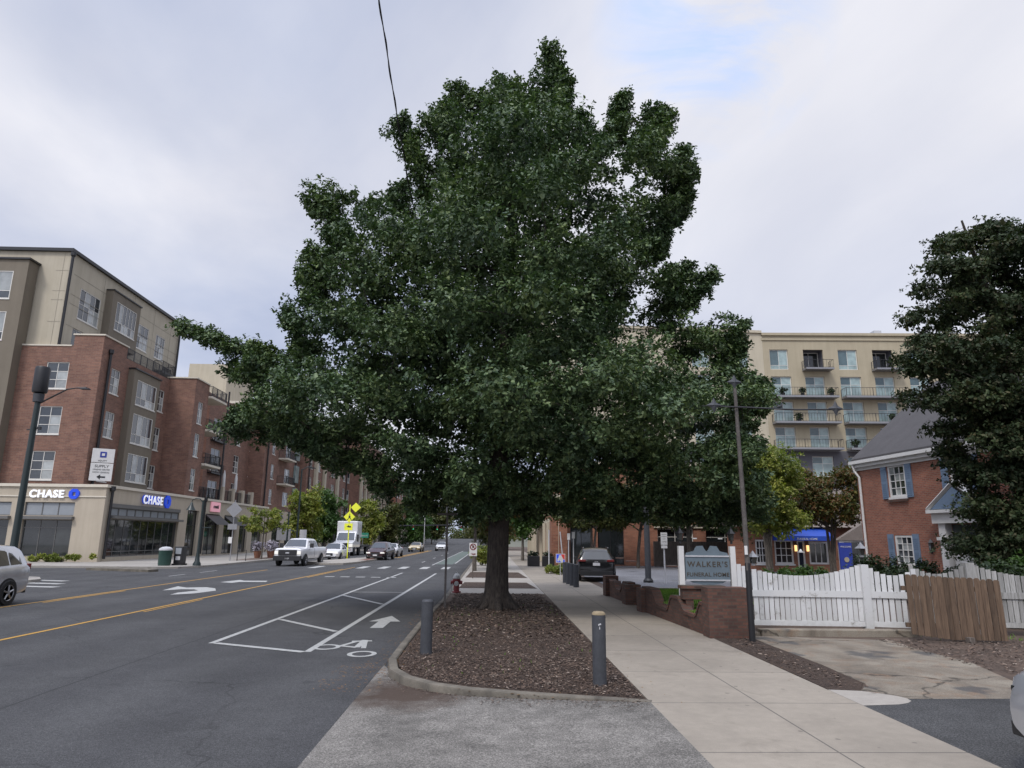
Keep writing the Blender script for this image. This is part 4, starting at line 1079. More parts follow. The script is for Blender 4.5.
def bank_sign(label, F, u, z, s, facing, org):
    t = empty('bank_sign', org, label, 'sign', 'lit bank signs on the limestone')
    if facing == 'front':
        text('lettering', 'CHASE', F, u, .10, z-.33*s, .95*s, M['signwhite'], t, bold=.022, ext=.05, sx=1.12)
        octagon_logo(F, u+4.05*s, z, .92*s, t)
    else:
        text('lettering', 'CHASE', F, u, .24, z-.33*s, .95*s, M['signwhite'], t, bold=.015, ext=.03, sx=1.2)
        text('letter_edge', 'CHASE', F, u-.01, .15, z-.33*s, .95*s, M['signblue'], t, bold=.018, ext=.05, sx=1.2)
        octagon_logo(F, u+4.45*s, z, 1.05*s, t)
    return t
bank_sign('white lit bank lettering with a blue emblem on the wall left of the corner downpipe', Fp(53.4), -34.95, 4.98, .82, 'front', (-34,53.3,4.7))
# the street-side letters run away from the viewer
bank_sign('blue-edged bank lettering with a blue emblem above the long shop window', Sp(-29.3), 58.7, 4.92, 1.05, 'side', (-29.2,59.9,4.6))
s = empty('hanging_sign', (-32,55.2,6.2), 'white two-part sign with a left arrow hung on the brick corner above the bank', 'sign')
F = Face((-31.9,58.0), (.93,.37), (.37,-.93))
F = Face((-31.75,55.1), (.86,.51), (.51,-.86))
boxp(F, 'sign_panel', M['white'], s, .0, 1.55, -.12, .05, 6.15, 7.55); boxp(F, 'sign_panel', M['white'], s, .0, 1.55, -.12, .05, 7.60, 8.70)
text('lettering', 'SUPPLY', F, .77, .055, 7.2, .30, M['plast'], s, 'CENTER', .005); text('lettering', 'LEASING CENTER', F, .77, .055, 6.98, .15, M['plast'], s, 'CENTER', .005)
text('lettering', 'NOW LEASING', F, .77, .055, 6.76, .17, M['plast'], s, 'CENTER', .005); text('lettering', 'EQUITY', F, .77, .055, 7.68, .17, M['plast'], s, 'CENTER', .005)
m = MB(F); m.add([(u,.062,z) for u, z in ((.5,6.45),(.75,6.65),(.75,6.51),(1.1,6.51),(1.1,6.39),(.75,6.39),(.75,6.25))], [tuple(range(7))]); m.build('arrow', M['plast'], s)
m = MB(F); m.box(.55,1.0,.05,.07,8.0,8.45); m.build('emblem', M['blue2'], s)
m = MB(F); m.box(.67,.88,.071,.08,8.12,8.33); m.build('emblem', M['white'], s)
s = empty('shop_sign', (-29.2,74.0,4.5), 'pink square shop sign on the limestone above the black awning', 'sign')
boxp(Sp(-29.3), 'sign_panel', M['pink'], s, 73.2,75.6,.02,.14,4.45,5.45); text('lettering', 'crumbl', Sp(-29.3), 74.4,.15,4.82,.5,M['plast'],s,'CENTER',.01,bold=.02)
for k, (y, lab) in enumerate(((77.9,'left one of the two closed white parasols on the shop terrace'),(81.6,'right one of the two closed white parasols on the shop terrace'))):
    p = empty('closed_parasol', (-30.0,y,5.72), lab, 'parasol', 'closed parasols on the terrace')
    MB().tube([(-30.0,y,5.72),(-30.0,y,9.0)], .035, 6).build('pole', M['black'], p)
    MB().lathe([(.05,9.15),(.16,8.6),(.2,7.4),(.1,6.9)], (-30.0,y,0), 10).build('canopy', M['white'], p, smooth=40)

# ===== further buildings on the left
def row_building(label, y0, y1, x, z1, matw, mods, base='stone', cat='building', zpod=5.0, seed=1):
    b = empty('apartment_building', (x,y0,0), label, cat)
    wall(Sp(x+1.2), y0, y1, 0, zpod, [(y0+2+i*6.0, y0+6.2+i*6.0, .3, 3.8) for i in range(int((y1-y0-4)/6.0))], M[base], b, 'podium', .3, 1.3)
    for i in range(int((y1-y0-4)/6.0)): window(Sp(x+1.2), y0+2+i*6.0, y0+6.2+i*6.0, .3, 3.8, b, 3, 2, d=-.25, fm=M['black'], gm=M['store_glass'], sill=False, name='shop_window', rowsplit=[0,.75,1])
    hs = []; fl = int((z1-zpod-1)/3.4)
    for (u, w) in mods:
        for k in range(fl): hs.append((y0+u, y0+u+w, zpod+.9+k*3.4, zpod+2.9+k*3.4))
    wall(Sp(x), y0, y1, zpod, z1, hs, M[matw], b)
    for h in hs: window(Sp(x), *h, b, 2 if h[1]-h[0] < 2 else 3, 2, d=-.1)
    hf = [(x-4.2,x-2.0,zpod+.9+k*3.4,zpod+2.9+k*3.4) for k in range(fl)]
    wall(Fp(y0), x-18, x, 0, z1, hf, M[matw], b)
    for h in hf: window(Fp(y0), *h, b, 3, 2)
    m = MB(); m.box(x-18,x+.1,y0-.1,y1,z1+.003,z1+.35); m.build('cornice', M['stone2'], b)
    for u in (1.0, y1-y0-1.5): MB().tube([(x+.15,y0+u,z1-.4),(x+.15,y0+u,zpod)], .1, 6).build('downpipe', M['black'], b)
    return b
b2 = row_building('dark red brick block with corner balconies behind the white pickup', 92, 108, -30.4, 19.5, 'brickL', [(3.2,1.3),(9.5,2.6)], zpod=5.4)
for z in (9.3,12.9,16.3): balcony(Sp(-30.4), 98.2, 102.6, z, 1.3, b2)
for y in (92.6,): 
    for z in (6.6,10,13.4): boxp(Sp(-30.4), 'bay_window', M['glassR'], b2, 106.0,107.8,.02,.35,z,z+2.6)
b3 = row_building('brick block with a pale glazed bay beyond the corner balconies', 109, 140, -29.2, 21, 'brickL', [(2,1.2),(6,2.6),(12,1.2),(17,2.6),(23,1.2),(27,2)])
for u in (4.3,10.2,20.5): boxp(Sp(-29.2), 'bay_wall', M['beigeC'], b3, 109+u,110.3+u,.02,.45,5,19)
b4 = row_building('tall brick block with pale pilasters far down the left side', 141, 185, -27.0, 22, 'brickL', [(3+i*5.2,2.2) for i in range(8)])
for i in range(8): boxp(Sp(-27.0), 'pilaster', M['beigeC'], b4, 141.6+i*5.2,142.6+i*5.2,.02,.5,0,20)
b5 = row_building('farthest beige and brick block on the left, above the street trees', 188, 230, -26.0, 17.5, 'brickM', [(3+i*5.2,2.2) for i in range(7)])
fb_ = empty('hotel_building', (-46,262,0), 'low beige building standing above the trees at the end of the street', 'building')
boxp(None, 'wall', M['beigeC'], fb_, -52,-26,262,280,0,13.5); boxp(None, 'wall', M['beigeC'], fb_, -50,-34,264,278,13.5,18); boxp(None, 'roof', M['stone2'], fb_, -52.6,-25.4,261.4,280,13.503,14.2)
for i in range(8): window(Fp(262), -50.5+i*3,-48.8+i*3,9.4,11.4, fb_, 2,1, d=.06, sill=False)

# ===== tan apartment block on the right, turned slightly
AX, AY, AR = 36.0, 86.0, R(-2.6)
ap_ = bpy.data.objects.new('apartment_building', None); COL.objects.link(ap_); ap_.location = (0,0,0)
tag(ap_, 'tan stuccoed apartment block with rows of balconies rising behind the funeral home', 'building')
FA = Face((AX,AY), (math.cos(AR), math.sin(AR)), (math.sin(AR), -math.cos(AR)))
FH = 3.35; Z0 = 9.1      # level of the lowest balcony
cols_a = [(-10.2,2.6),(-5.2,2.6),(.35,2.6),(4.75,2.5),(9.3,2.7),(13.8,2.5),(18.3,2.6),(22.8,2.5),(27.3,2.6)]
holes = []
for k in range(3):
    for u, w in cols_a: holes.append((u,u+w,Z0+4.5+k*FH,Z0+4.5+k*FH+2.75))
topz = Z0+4.5+3*FH
tops = [(u,u+w) for u, w in cols_a]
for i, (a, b) in enumerate(tops): holes.append((a,b-.2 if i % 2 == 0 else b+.1, topz+.35, topz+3.05))
wall(FA, -.5, 34, Z0+4.2, 28.6, [h for h in holes if h[0] > -.5], M['beigeR'], ap_, 'wall', .25)
FA2 = Face(FA(-.5,-.0,0)[:2], (math.cos(AR+R(6)), math.sin(AR+R(6))), (math.sin(AR+R(6)), -math.cos(AR+R(6))))
wall(FA2, -32, -.003, Z0+4.2, 28.9, [(h[0]+.5,h[1]+.5,h[2],h[3]) for h in holes if h[0] < -.5], M['beigeC'], ap_, 'wall', .25)
for h in holes:
    if h[0] > -.5:
        is_top = h[2] > topz; rec = is_top and min(abs(h[0]-q) for q in (4.75,13.8,22.8)) < .1
        window(FA, *h, ap_, 2, 2, d=-.22 if not rec else -1.6, gm=M['glassR'] if not rec else M['store_glass'], fm=M['frame'], fw=.09, sill=False, rowsplit=[0,.62,1] if not is_top else [0,.2,1])
        if rec:
            r_ = MB(FA); a, b, c, d = h
            r_.add([(a,-.25,c),(a,-1.6,c),(a,-1.6,d),(a,-.25,d)], [(0,1,2,3)]); r_.add([(b,-.25,c),(b,-1.6,c),(b,-1.6,d),(b,-.25,d)], [(0,3,2,1)]); r_.add([(a,-.25,d),(b,-.25,d),(b,-1.6,d),(a,-1.6,d)], [(0,1,2,3)]); r_.add([(a,-.25,c),(b,-.25,c),(b,-1.6,c),(a,-1.6,c)], [(0,3,2,1)])
            r_.build('loggia', M['slate_wall'], ap_)
    else:
        window(FA2, h[0]+.5,h[1]+.5,h[2],h[3], ap_, 2, 2, d=-.22, gm=M['glassR'], fw=.09, sill=False, rowsplit=[0,.62,1])
lowh = [(u,u+w+.2,Z0+.9,Z0+3.5) for u, w in cols_a]
wall(FA, -14, 34, 0, Z0+4.195, lowh, M['slate_wall'], ap_, 'base_wall', .25)
for h in lowh: window(FA, *h, ap_, 2, 2, d=-.22, gm=M['glassR'], fw=.09, sill=False, rowsplit=[0,.66,1])
for k in range(3):
    for u0, u1 in ((.05,8.3),(9.2,17.2),(18.1,26.5)):
        balcony(FA, u0, u1, Z0+4.45+k*FH, 1.5, ap_, 'grey', step=.36, th=.25, mat='black', d0=.01)
for u in (4.45,13.5,22.5): balcony(FA, u, u+3.6, topz+.32, 1.4, ap_, 'grey', step=.42, th=.22, mat='black', d0=.01)
m = MB(FA); m.box(-.6,34,-.4,.25,28.603,28.95); m.box(-.6,34,-.3,.14,27.95,28.2); m.build('cornice', M['beigeR'], ap_)
m = MB(FA2); m.box(-32,-.1,-.4,.25,28.903,29.25); m.build('cornice', M['beigeC'], ap_)
boxp(FA, 'roof', M['grey'], ap_, -30,34,-16,-.4,28.0,28.4)
boxp(FA, 'roof_vent', M['ltgrey'], ap_, 15.9,16.9,-4,-2.9,28.4,30.3)
for k, (a, z) in enumerate(((3.9,2),(7.6,2),(3.2,1),(15,1),(10.0,0),(13,0),(1.4,2))):
    q = MB(FA); q.lathe([(.22,0),(.28,.35),(.0,.38)], (0,0,0), 8); o = MB(); 
    x, y, _ = FA(a,.9,0); zz = Z0+4.45+z*FH
    p = empty('potted_plant', (x,y,zz), ('dark potted plant %s on the tan block' % ['in the middle of the upper left balcony','at the right end of the upper left balcony','in the middle of the middle left balcony','on the middle right balcony','at the left end of the lowest right balcony','in the middle of the lowest right balcony','at the left end of the upper left balcony'][k]), 'plant', 'potted plants on the balconies', world=False)
    MB().lathe([(.18,0),(.26,.4)], n=8).build('pot', M['black'], p)
    crown([(0,0,.7,.35,.3,.35)], 40, 5, .25, p, M['shrub'], name='foliage', seed=k)

# ===== brick shops behind the car park
b = empty('shop_building', (5.2,55.2,0), 'orange brick shop building with pale bands behind the car park', 'building')
Fm = Fp(55.5)
oh = [(6.3,8.1,.05,3.3),(8.5,10.6,.05,3.3),(13.3,16.2,1.6,2.9),(17.2,20.4,1.6,2.9),(14.4,17.2,4.6,6.6),(17.9,19.6,4.6,6.6)]
wall(Fm, 5.2, 20.5, 0, 8.2, oh, M['brickM'], b, 'wall', .3)
for i, h in enumerate(oh): window(Fm, *h, b, 2, 1 if i < 2 else 2, d=-.25, fm=M['black'] if i < 2 else M['frame'], gm=M['store_glass'] if i < 4 else M['glassR'], sill=i > 1, name='shop_door' if i < 2 else 'window')
m = MB(); m.box(6.1,10.8,55.38,55.498,3.32,3.55); m.box(13.0,20.5,55.38,55.498,2.95,3.2); m.box(5.2,20.5,55.36,55.5,7.9,8.203); m.build('stone_band', M['beigeC'], b)
pyl = MB(); pyl.box(4.75,6.0,54.9,56.5,0,6.3); pyl.build('corner_pier', M['brickM'], b)
m = MB(); m.box(4.65,6.1,54.8,56.6,5.2,5.5); m.box(4.68,5.98,54.84,56.5,6.303,6.6); m.box(5.3,5.34,54.885,54.9,0,5.2); m.build('stone_band', M['stone'], b)
Fw = Face((5.0,0), (0,1), (-1,0))
wh = [(58+i*4.2, 60.6+i*4.2, .3, 3.3) for i in range(7)]
wall(Fw, 56.5, 90, 0, 5.0, wh, M['brickM'], b, 'wall', .3)
for h in wh: window(Fw, *h, b, 2, 1, d=-.25, fm=M['frame'], gm=M['store_glass'], sill=False, name='shop_window')
m = MB(); m.box(4.82,4.998,56.5,90,3.35,3.65); m.box(4.8,4.997,56.5,90,4.8,5.05)
for i in range(8): m.box(4.55,4.80,57.2+i*4.2,57.5+i*4.2,0,3.35)
m.build('stone_band', M['beigeC'], b)
MB().lathe([(.0,-.05),(.38,-.04),(.38,.04),(.0,.05)], (6.6,54.85,4.7), 20, 'y').build('round_sign', M['ltgrey'], b)
boxp(None, 'wall', M['soil'], b, 12.6, 20.4, 53.8, 54.1, 0, 1.9).data.materials[0] = M['woodold']
for k, x in enumerate((3.2,4.3)):
    p = empty('planter', (x,52.5,0), ['dark planter box nearest the kerb, before the brick shop corner','dark planter box touching the brick shop corner'][k], 'planter', 'planter boxes at the shop corner')
    MB().box(x-.45,x+.45,52.2,52.8,0,.75).build('box', M['black'], p, bevel=.03)
    c = crown([(0,0,.85,.4,.25,.2)], 60, 5, .14, p, M['shrub'], name='foliage', seed=k)

b = empty('shop_building', (18.2,47,0), 'low brick shop with a brown shingle roof and a blue awning over its door', 'building')
Fs = Fp(47.0)
sh2 = [(17.9,18.7,.5,2.1),(19.2,20.5,.5,2.1),(20.75,21.3,.02,2.1),(21.55,22.9,.5,2.0),(23.9,25.6,.02,2.1)]
wall(Fs, 16.0, 34, 0, 3.0, sh2, M['brickM'], b)
for i, h in enumerate(sh2): window(Fs, *h, b, 3 if i not in (2,) else 1, 3 if i < 2 else 1, d=-.1, fm=M['white'], gm=M['store_glass'], fw=.12, name='window' if i != 2 else 'door', sill=i < 2)
m = MB(); m.add([(15.7,46.4,2.95),(34.5,46.4,2.95),(34.5,53,6.0),(15.7,53,6.0),(15.7,53,3.0),(34.5,53,3.0)], [(0,1,2,3),(3,2,5,4),(0,3,4),(1,5,2),(0,4,5,1)]); m.build('roof', M['shingle2'], b)
m = MB(); m.prism([(23.0,2.1),(27.0,2.1),(25.0,3.3)], 45.9, 46.36, 'y'); m.build('porch_roof', M['shingle2'], b)
for x in (23.3,): boxp(None, 'porch_post', M['white'], b, x-.12,x+.12,46.0,46.25,0,2.098)
m = MB(); m.add([(19.2,46.98,3.05),(22.6,46.98,3.05),(22.7,45.7,2.35),(19.1,45.7,2.35),(19.1,45.7,2.05),(22.7,45.7,2.05),(19.1,46.98,2.05),(22.7,46.98,2.05),], [(0,1,2,3),(3,2,5,4),(0,3,4,6),(1,7,5,2)]); m.build('awning', M['blue'], b)
text('lettering', 'FUNERAL HOME', Fp(45.7), 20.9,.02,2.1,.19,M['white'],b,'CENTER',.004)
for x in (20.6,21.42):
    l = empty('wall_lantern', (x,46.9,2.2), 'lit wall lantern %s the shop door under the blue awning' % ('left of' if x < 21 else 'right of'), 'lantern', 'lanterns beside the awning door')
    MB().box(x-.06,x+.06,46.78,46.92,1.35,1.75).build('glass', M['lamp'], l); MB().box(x-.09,x+.09,46.75,46.99,1.753,1.83).build('cap', M['black'], l)
p = empty('banner', (22.55,44,0), 'tall blue upright banner with white lettering by the porch', 'banner')
boxp(None, 'panel', M['blue2'], p, 22.15,22.95,44,44.12,.3,1.95); text('lettering', 'WELCOME', Fp(44.0), 22.55,.02,1.65,.14,M['white'],p,'CENTER',.004); MB().box(22.5,22.6,44.02,44.1,0,.299).build('leg', M['black'], p)
MB(Fp(44.0)).lathe([(.0,.03),(.16,.035),(.16,.01)], (22.55,0,.9), 12, 'y').build('emblem', M['beigeR'], p)

# ===== the brick house on the right: its long wall runs towards the viewer
hx, hy, ha = 17.6, 32.6, R(-6.1)
H = bpy.data.objects.new('brick_house', None); COL.objects.link(H)
tag(H, 'two-storey red brick house with blue shutters and a grey shingle roof', 'house')
dv = (math.sin(-ha), -math.cos(ha))
FHs = Face((hx,hy), dv, (-math.cos(ha), -math.sin(-ha)))
EV = 5.75
hw = [(2.2,3.3,3.95,5.35),(2.2,3.3,1.05,2.3),(5.85,6.9,3.95,5.35),(9.6,10.5,3.95,5.35),(9.6,10.5,1.05,2.3)]
wall(FHs, 0, 14, 0, EV, hw, M['brickH'], H)
for h in hw:
    window(FHs, *h, H, 3, 4, d=-.06, fm=M['white'], fw=.09, mw=.03)
    for s0 in (h[0]-.42, h[1]+.06):
        m = MB(FHs); m.box(s0,s0+.36,.0,.05,h[2]-.05,h[3]+.05)
        n = 14
        for j in range(n):
            z = h[2]+.03+(h[3]-h[2]-.1)*j/n
            if abs(j-n/2) > .6: m.box(s0+.05,s0+.31,.052,.065,z,z+.045)
        m.build('shutter', M['shutter'], H)
    boxp(FHs, 'sill', M['brickW'], H, h[0]-.1,h[1]+.1,.052,.10,h[2]-.2,h[2]-.1)
m = MB(FHs)      # far gable wall and near gable wall
for u in (0,14): m.add([(u,-.002,0),(u,-9,0),(u,-9,EV),(u,-4.5,EV+3.7),(u,-.002,EV)], [(0,1,2,3,4)])
m.add([(0,-9,0),(14,-9,0),(14,-9,EV),(0,-9,EV)], [(0,1,2,3)]); m.build('wall', M['brickH'], H)
m = MB(FHs); 
for s in (0,1):
    a = .20 if s == 0 else -9.20
    P = [(-.06,a,EV-.02),(14.1,a,EV-.02),(14.1,-4.5,EV+3.95),(-.06,-4.5,EV+3.95)]
    m.add(P+[(p[0],p[1],p[2]+.16) for p in P], [(0,1,2,3),(7,6,5,4),(0,4,5,1),(1,5,6,2),(2,6,7,3),(3,7,4,0)])
m.build('roof', M['shingle'], H)
m = MB(FHs); m.box(-.10,14.1,.205,.33,EV-.12,EV+.03); m.box(-.06,14.05,.002,.20,EV-.28,EV-.10); m.box(-.1,14.1,.005,.06,EV-.42,EV-.285); m.build('gutter', M['white'], H)
m = MB(FHs); m.tube([(.12,.27,EV-.1),(.14,.2,EV-.45),(.3,.09,EV-.75),(.3,.09,.2)], .055, 8); m.build('downpipe', M['white'], H)
m = MB(FHs); m.box(13.0,13.9,-7,-6.1,EV,EV+5.2); m.build('chimney', M['brickH'], H)
# door surround with pediment
m = MB(FHs); m.box(5.25,5.6,.0,.30,0,2.75); m.box(7.3,7.65,.0,.30,0,2.75); m.box(5.15,5.7,.0,.36,2.1,2.22); m.box(7.2,7.75,.0,.36,2.1,2.22)
m.box(5.05,7.85,.0,.40,2.753,3.15); m.box(4.95,7.95,.0,.55,3.153,3.28); m.build('door_surround', M['white'], H)
m = MB(FHs); m.add([(4.95,.0,3.283),(7.95,.0,3.283),(6.45,.0,4.25),(4.95,.5,3.283),(7.95,.5,3.283),(6.45,.5,4.25)], [(0,2,1),(0,3,5,2),(1,2,5,4)]); 
for a, c in (((4.95,3.32),(6.45,4.30)),((7.95,3.32),(6.45,4.30))): m.tube([(a[0],.45,a[1]),(c[0],.45,c[1])], .09, 4)
m.build('pediment', M['white'], H); m = MB(FHs); m.add([(5.2,.51,3.30),(7.7,.51,3.30),(6.45,.51,4.12)], [(0,1,2)]); m.build('pediment_panel', M['shutter'], H)
dd = boxp(FHs, 'door', M['white'], H, 5.65,7.25,.02,.08,0,2.1); 
wl = boxp(FHs, 'transom_window', M['glass'], H, 5.7,7.2,.02,.06,2.15,2.7)
l = empty('wall_lantern', FHs(4.55,.15,1.8), 'black lantern on the house wall left of the white door surround', 'lantern', world=False)
MB().box(-.07,.07,-.07,.07,-.1,.2).build('glass', M['carglass'], l); MB().lathe([(.13,.203),(.02,.34)], n=4).build('cap', M['black'], l); MB().lathe([(.02,-.25),(.1,-.103)], n=4).build('bracket', M['black'], l)

# ===== low garden walls of old brick, with scalloped tops
def scallop_wall(label, x0, y0, x1, y1, tops, w=.30, capw=.36):
    t = empty('garden_wall', (x0,y0,0), label, 'wall', 'scalloped brick garden walls')
    L = math.hypot(x1-x0, y1-y0); F = Face((x0,y0), ((x1-x0)/L,(y1-y0)/L), ((y1-y0)/L,-(x1-x0)/L))
    n = 60; m = MB(F); c = MB(F); us = [L*i/n for i in range(n+1)]; zs = [float(np.interp(u/L, [p[0] for p in tops], [p[1] for p in tops])) for u in us]
    for i in range(n):
        a, b_ = us[i], us[i+1]; za, zb_ = zs[i], zs[i+1]
        for d in (-w/2, w/2): m.add([(a,d,-.1),(b_,d,-.1),(b_,d,zb_),(a,d,za)], [(0,1,2,3)])
        e = capw/2
        c.add([(a,-e,za),(b_,-e,zb_),(b_,e,zb_),(a,e,za),(a,-e,za+.07),(b_,-e,zb_+.07),(b_,e,zb_+.07),(a,e,za+.07)], [(0,3,2,1),(4,5,6,7),(0,1,5,4),(2,3,7,6)])
    for u, z in ((0,zs[0]),(L,zs[-1])): m.add([(u,-w/2,-.1),(u,w/2,-.1),(u,w/2,z),(u,-w/2,z)], [(0,1,2,3)]); c.add([(u,-capw/2,z),(u,capw/2,z),(u,capw/2,z+.07),(u,-capw/2,z+.07)], [(0,1,2,3)])
    m.build('wall_body', M['brickW'], t); c.build('coping', M['brickW'], t, smooth=25)
    return t, F, L
def pier(F, u, w, d, z, parent):
    m = MB(F); m.box(u-w/2,u+w/2,-d/2,d/2,-.1,z-.09); p = m.build('pier', M['brickW'], parent)
    m = MB(F); m.box(u-w/2-.03,u+w/2+.03,-d/2-.03,d/2+.03,z-.087,z); m.build('pier_cap', M['brickW'], p, bevel=.01)
def sc(pts, hi, lo):      # smooth profile: list of (t, 'h'/'l')
    out = []
    for (a, pa), (b_, pb) in zip(pts, pts[1:]):
        for k in range(8):
            t = k/8; s = t*t*(3-2*t); out.append((a+(b_-a)*t, pa+(pb-pa)*s))
    out.append(pts[-1]); return out
t, F, L = scallop_wall('dark scalloped brick garden wall beside the pavement, ending in a wide pier by the pole', 4.78,15.45, 4.50,20.4,
    sc([(0,.60),(.05,.62),(.13,.30),(.26,.30),(.38,.60),(.46,.60),(.55,.24),(.70,.24),(.83,.63),(1,.63)], 1, 1), .20, .25)
pier(F, L-.02, .5, .46, .74, t)
m = MB(); m.box(4.62,5.50,14.98,15.46,-.1,1.02); p = m.build('pier', M['brickW'], t)
m2 = MB(); m2.box(4.58,5.54,14.94,15.50,1.023,1.12); 
m2.build('pier_cap', M['brickW'], p, bevel=.012)
m = MB(); m.box(4.66,4.92,14.958,14.978,.80,1.0); m.build('pier_patch', M['drive'], p)
t2, F2, L2 = scallop_wall('shorter scalloped brick garden wall, second from the camera, near the black car', 4.52,22.6, 4.42,26.0,
    sc([(0,.60),(.2,.60),(.38,.28),(.54,.28),(.66,.52),(.8,.48),(1,.60)], 1, 1), .20, .25)
pier(F2, .05, .55, .50, .70, t2); pier(F2, L2-.05, .5, .48, .80, t2)
bw = empty('garden_wall', (5.0,17.0,0), 'straight low brick wall between the grass and the slate blue sign', 'wall')
MB().box(4.62,5.6,16.95,17.2,.62,.86).build('wall_body', M['brickW'], bw); MB().box(4.70,4.88,16.97,17.18,.1,.617).build('support', M['brickW'], bw); MB().box(5.42,5.58,16.97,17.18,.1,.617).build('support', M['brickW'], bw); MB().box(4.58,5.65,16.9,17.25,.863,.94).build('coping', M['brickW'], bw, bevel=.01)

# ===== the slate blue sign board
sgn = empty('sign_board', (5.5,17.5,.2), 'slate blue sign board with faded gold lettering between two white posts', 'sign')
Fg = Fp(17.5)
for x in (4.760,6.060):
    m = MB(); m.box(x-.065,x+.065,17.435,17.565,.1,1.86); p = m.build('post', M['white'], sgn); MB().box(x-.09,x+.09,17.41,17.59,1.863,1.92).build('post_cap', M['white'], p, bevel=.008)
m = MB(); m.box(4.855,5.965,17.45,17.52,1.04,1.62)
m.prism([(4.855,1.623),(5.965,1.623),(5.918,1.70),(5.737,1.74),(5.661,1.86),(5.510,1.87),(5.462,1.78),(5.410,1.72),(5.358,1.78),(5.310,1.87),(5.159,1.86),(5.083,1.74),(4.902,1.70)], 17.455, 17.515, 'y')
m.prism([(4.921,1.037),(5.899,1.037),(5.775,.97),(5.491,.92),(5.410,.90),(5.329,.92),(5.045,.97)], 17.455,17.515,'y')
m.build('board', M['pblue'], sgn)
m = MB(); m.box(4.855,5.965,17.43,17.449,1.60,1.635); m.box(4.855,5.965,17.43,17.449,1.02,1.055); m.build('moulding', M['ltgrey'], sgn)
text('lettering', "WALKER'S", Fg, 5.410,.052,1.36,.185,M['gold'],sgn,'CENTER',.004,bold=.003,sx=1.25)
text('lettering', "FUNERAL HOME", Fg, 5.410,.052,1.13,.135,M['gold'],sgn,'CENTER',.004,bold=.002,sx=1.1)
for i, x in enumerate((4.760,6.060)):
    l = empty('post_lantern', (x,17.5,1.92), 'small black lantern on top of the %s white post of the sign board' % ('left','right')[i], 'lantern', 'lanterns on the sign posts')
    MB().lathe([(.03,1.92),(.03,1.99),(.07,2.0)], (x,17.5,0), 8).build('stem', M['black'], l)
    m = MB(); m.lathe([(.065,2.003),(.10,2.17)], (x,17.5,0), 6); m.build('glass', M['carglass'], l); MB().lathe([(.125,2.173),(.06,2.24),(.015,2.30),(.02,2.33),(.0,2.35)], (x,17.5,0), 6).build('cap', M['black'], l)

# ===== white picket fence
def picket_panel(x0, y0, x1, y1, parent, h0=1.26, rise=.24, base=.16, up=True, sp=.115, w=.101, gaps=True, mat='fence', seed=0):
    rng = random.Random(seed); L = math.hypot(x1-x0,y1-y0); F = Face((x0,y0), ((x1-x0)/L,(y1-y0)/L), ((y1-y0)/L,-(x1-x0)/L))
    n = int(L/sp); m = MB(F)
    for i in range(n):
        u = (i+.5)*L/n; t = u/L; z = h0+rise*((2*t-1)**2 if up else 1-(2*t-1)**2)
        q = w/2*rng.uniform(.92,1.05); tl = rng.uniform(-.006,.006); th = .010
        zb = base+.10+rng.uniform(0,.02)
        d0 = .031+rng.uniform(0,.006)
        m.add([(u-q,d0,zb),(u+q,d0,zb),(u+q+tl,d0,z),(u-q+tl,d0,z),(u-q,d0+2*th,zb),(u+q,d0+2*th,zb),(u+q+tl,d0+2*th,z+.004),(u-q+tl,d0+2*th,z)], [(0,3,2,1),(4,5,6,7),(0,1,5,4),(1,2,6,5),(2,3,7,6),(3,0,4,7)])
    m.build('pickets', M[mat], parent).data.name = 'pickets'
    m = MB(F); m.box(0,L,-.03,.03,.80,.90); m.box(0,L,.062,.085,.78,.92); m.box(0,L,-.02,.07,base,base+.11); m.build('rail', M[mat], parent)
    return F
fn = empty('picket_fence', (5.75,16.0,0), 'white picket fence with dipping tops between the brick pier and the timber gate', 'fence')
picket_panel(5.62,16.05,8.38,15.86, fn, 1.24,.26, seed=1); picket_panel(8.55,15.84,9.55,15.62, fn, 1.27,.20, up=True, seed=2)
def fpost(x, y, h, parent, w=.085, mat='fence', ball=True):
    m = MB(); m.box(x-w,x+w,y-w,y+w,0,h); p = m.build('post', M[mat], parent)
    m = MB(); m.box(x-w-.04,x+w+.04,y-w-.04,y+w+.04,h+.003,h+.045); m.lathe([(w+.01,h+.048),(w*.6,h+.12),(.015,h+.16)], (x,y,0), 4); m.build('post_cap', M[mat], p)
fpost(8.46,15.82,1.50,fn)
fn2 = empty('picket_fence', (10.2,16.4,0), 'greyer picket fence to the right of the timber gate, rising to a capped post', 'fence')
picket_panel(9.65,16.1,10.9,16.0, fn2, 1.30,.22, mat='fence_old', seed=3); picket_panel(11.1,15.95,13.6,15.4, fn2, 1.27,.24, mat='fence_old', seed=4); fpost(11.0,15.98,1.56,fn2,.10,'fence_old')
struct('retaining_wall', MB().box(5.9,9.35,15.45,15.72,-.1,.13).box(5.52,5.9,15.52,16.3,-.1,.06), M['drive'], bevel=.02)
for i, (x, lab) in enumerate(((6.02,'squat grey lantern on the left end of the picket fence behind the leaning pole'),(8.46,'grey lantern on the middle post of the white picket fence'))):
    z = 1.45 if i == 0 else 1.665; y = 16.0 if i == 0 else 15.82
    l = empty('post_lantern', (x,y,z), lab, 'lantern', 'lanterns on the fence posts')
    MB().lathe([(.05,z),(.05,z+.05)], (x,y,0), 6).build('stem', M['grey'], l)
    MB().lathe([(.07,z+.053),(.10,z+.19)], (x,y,0), 6).build('glass', M['carglass'], l); MB().lathe([(.15,z+.193),(.06,z+.26),(.01,z+.33)], (x,y,0), 6).build('cap', M['grey'], l)

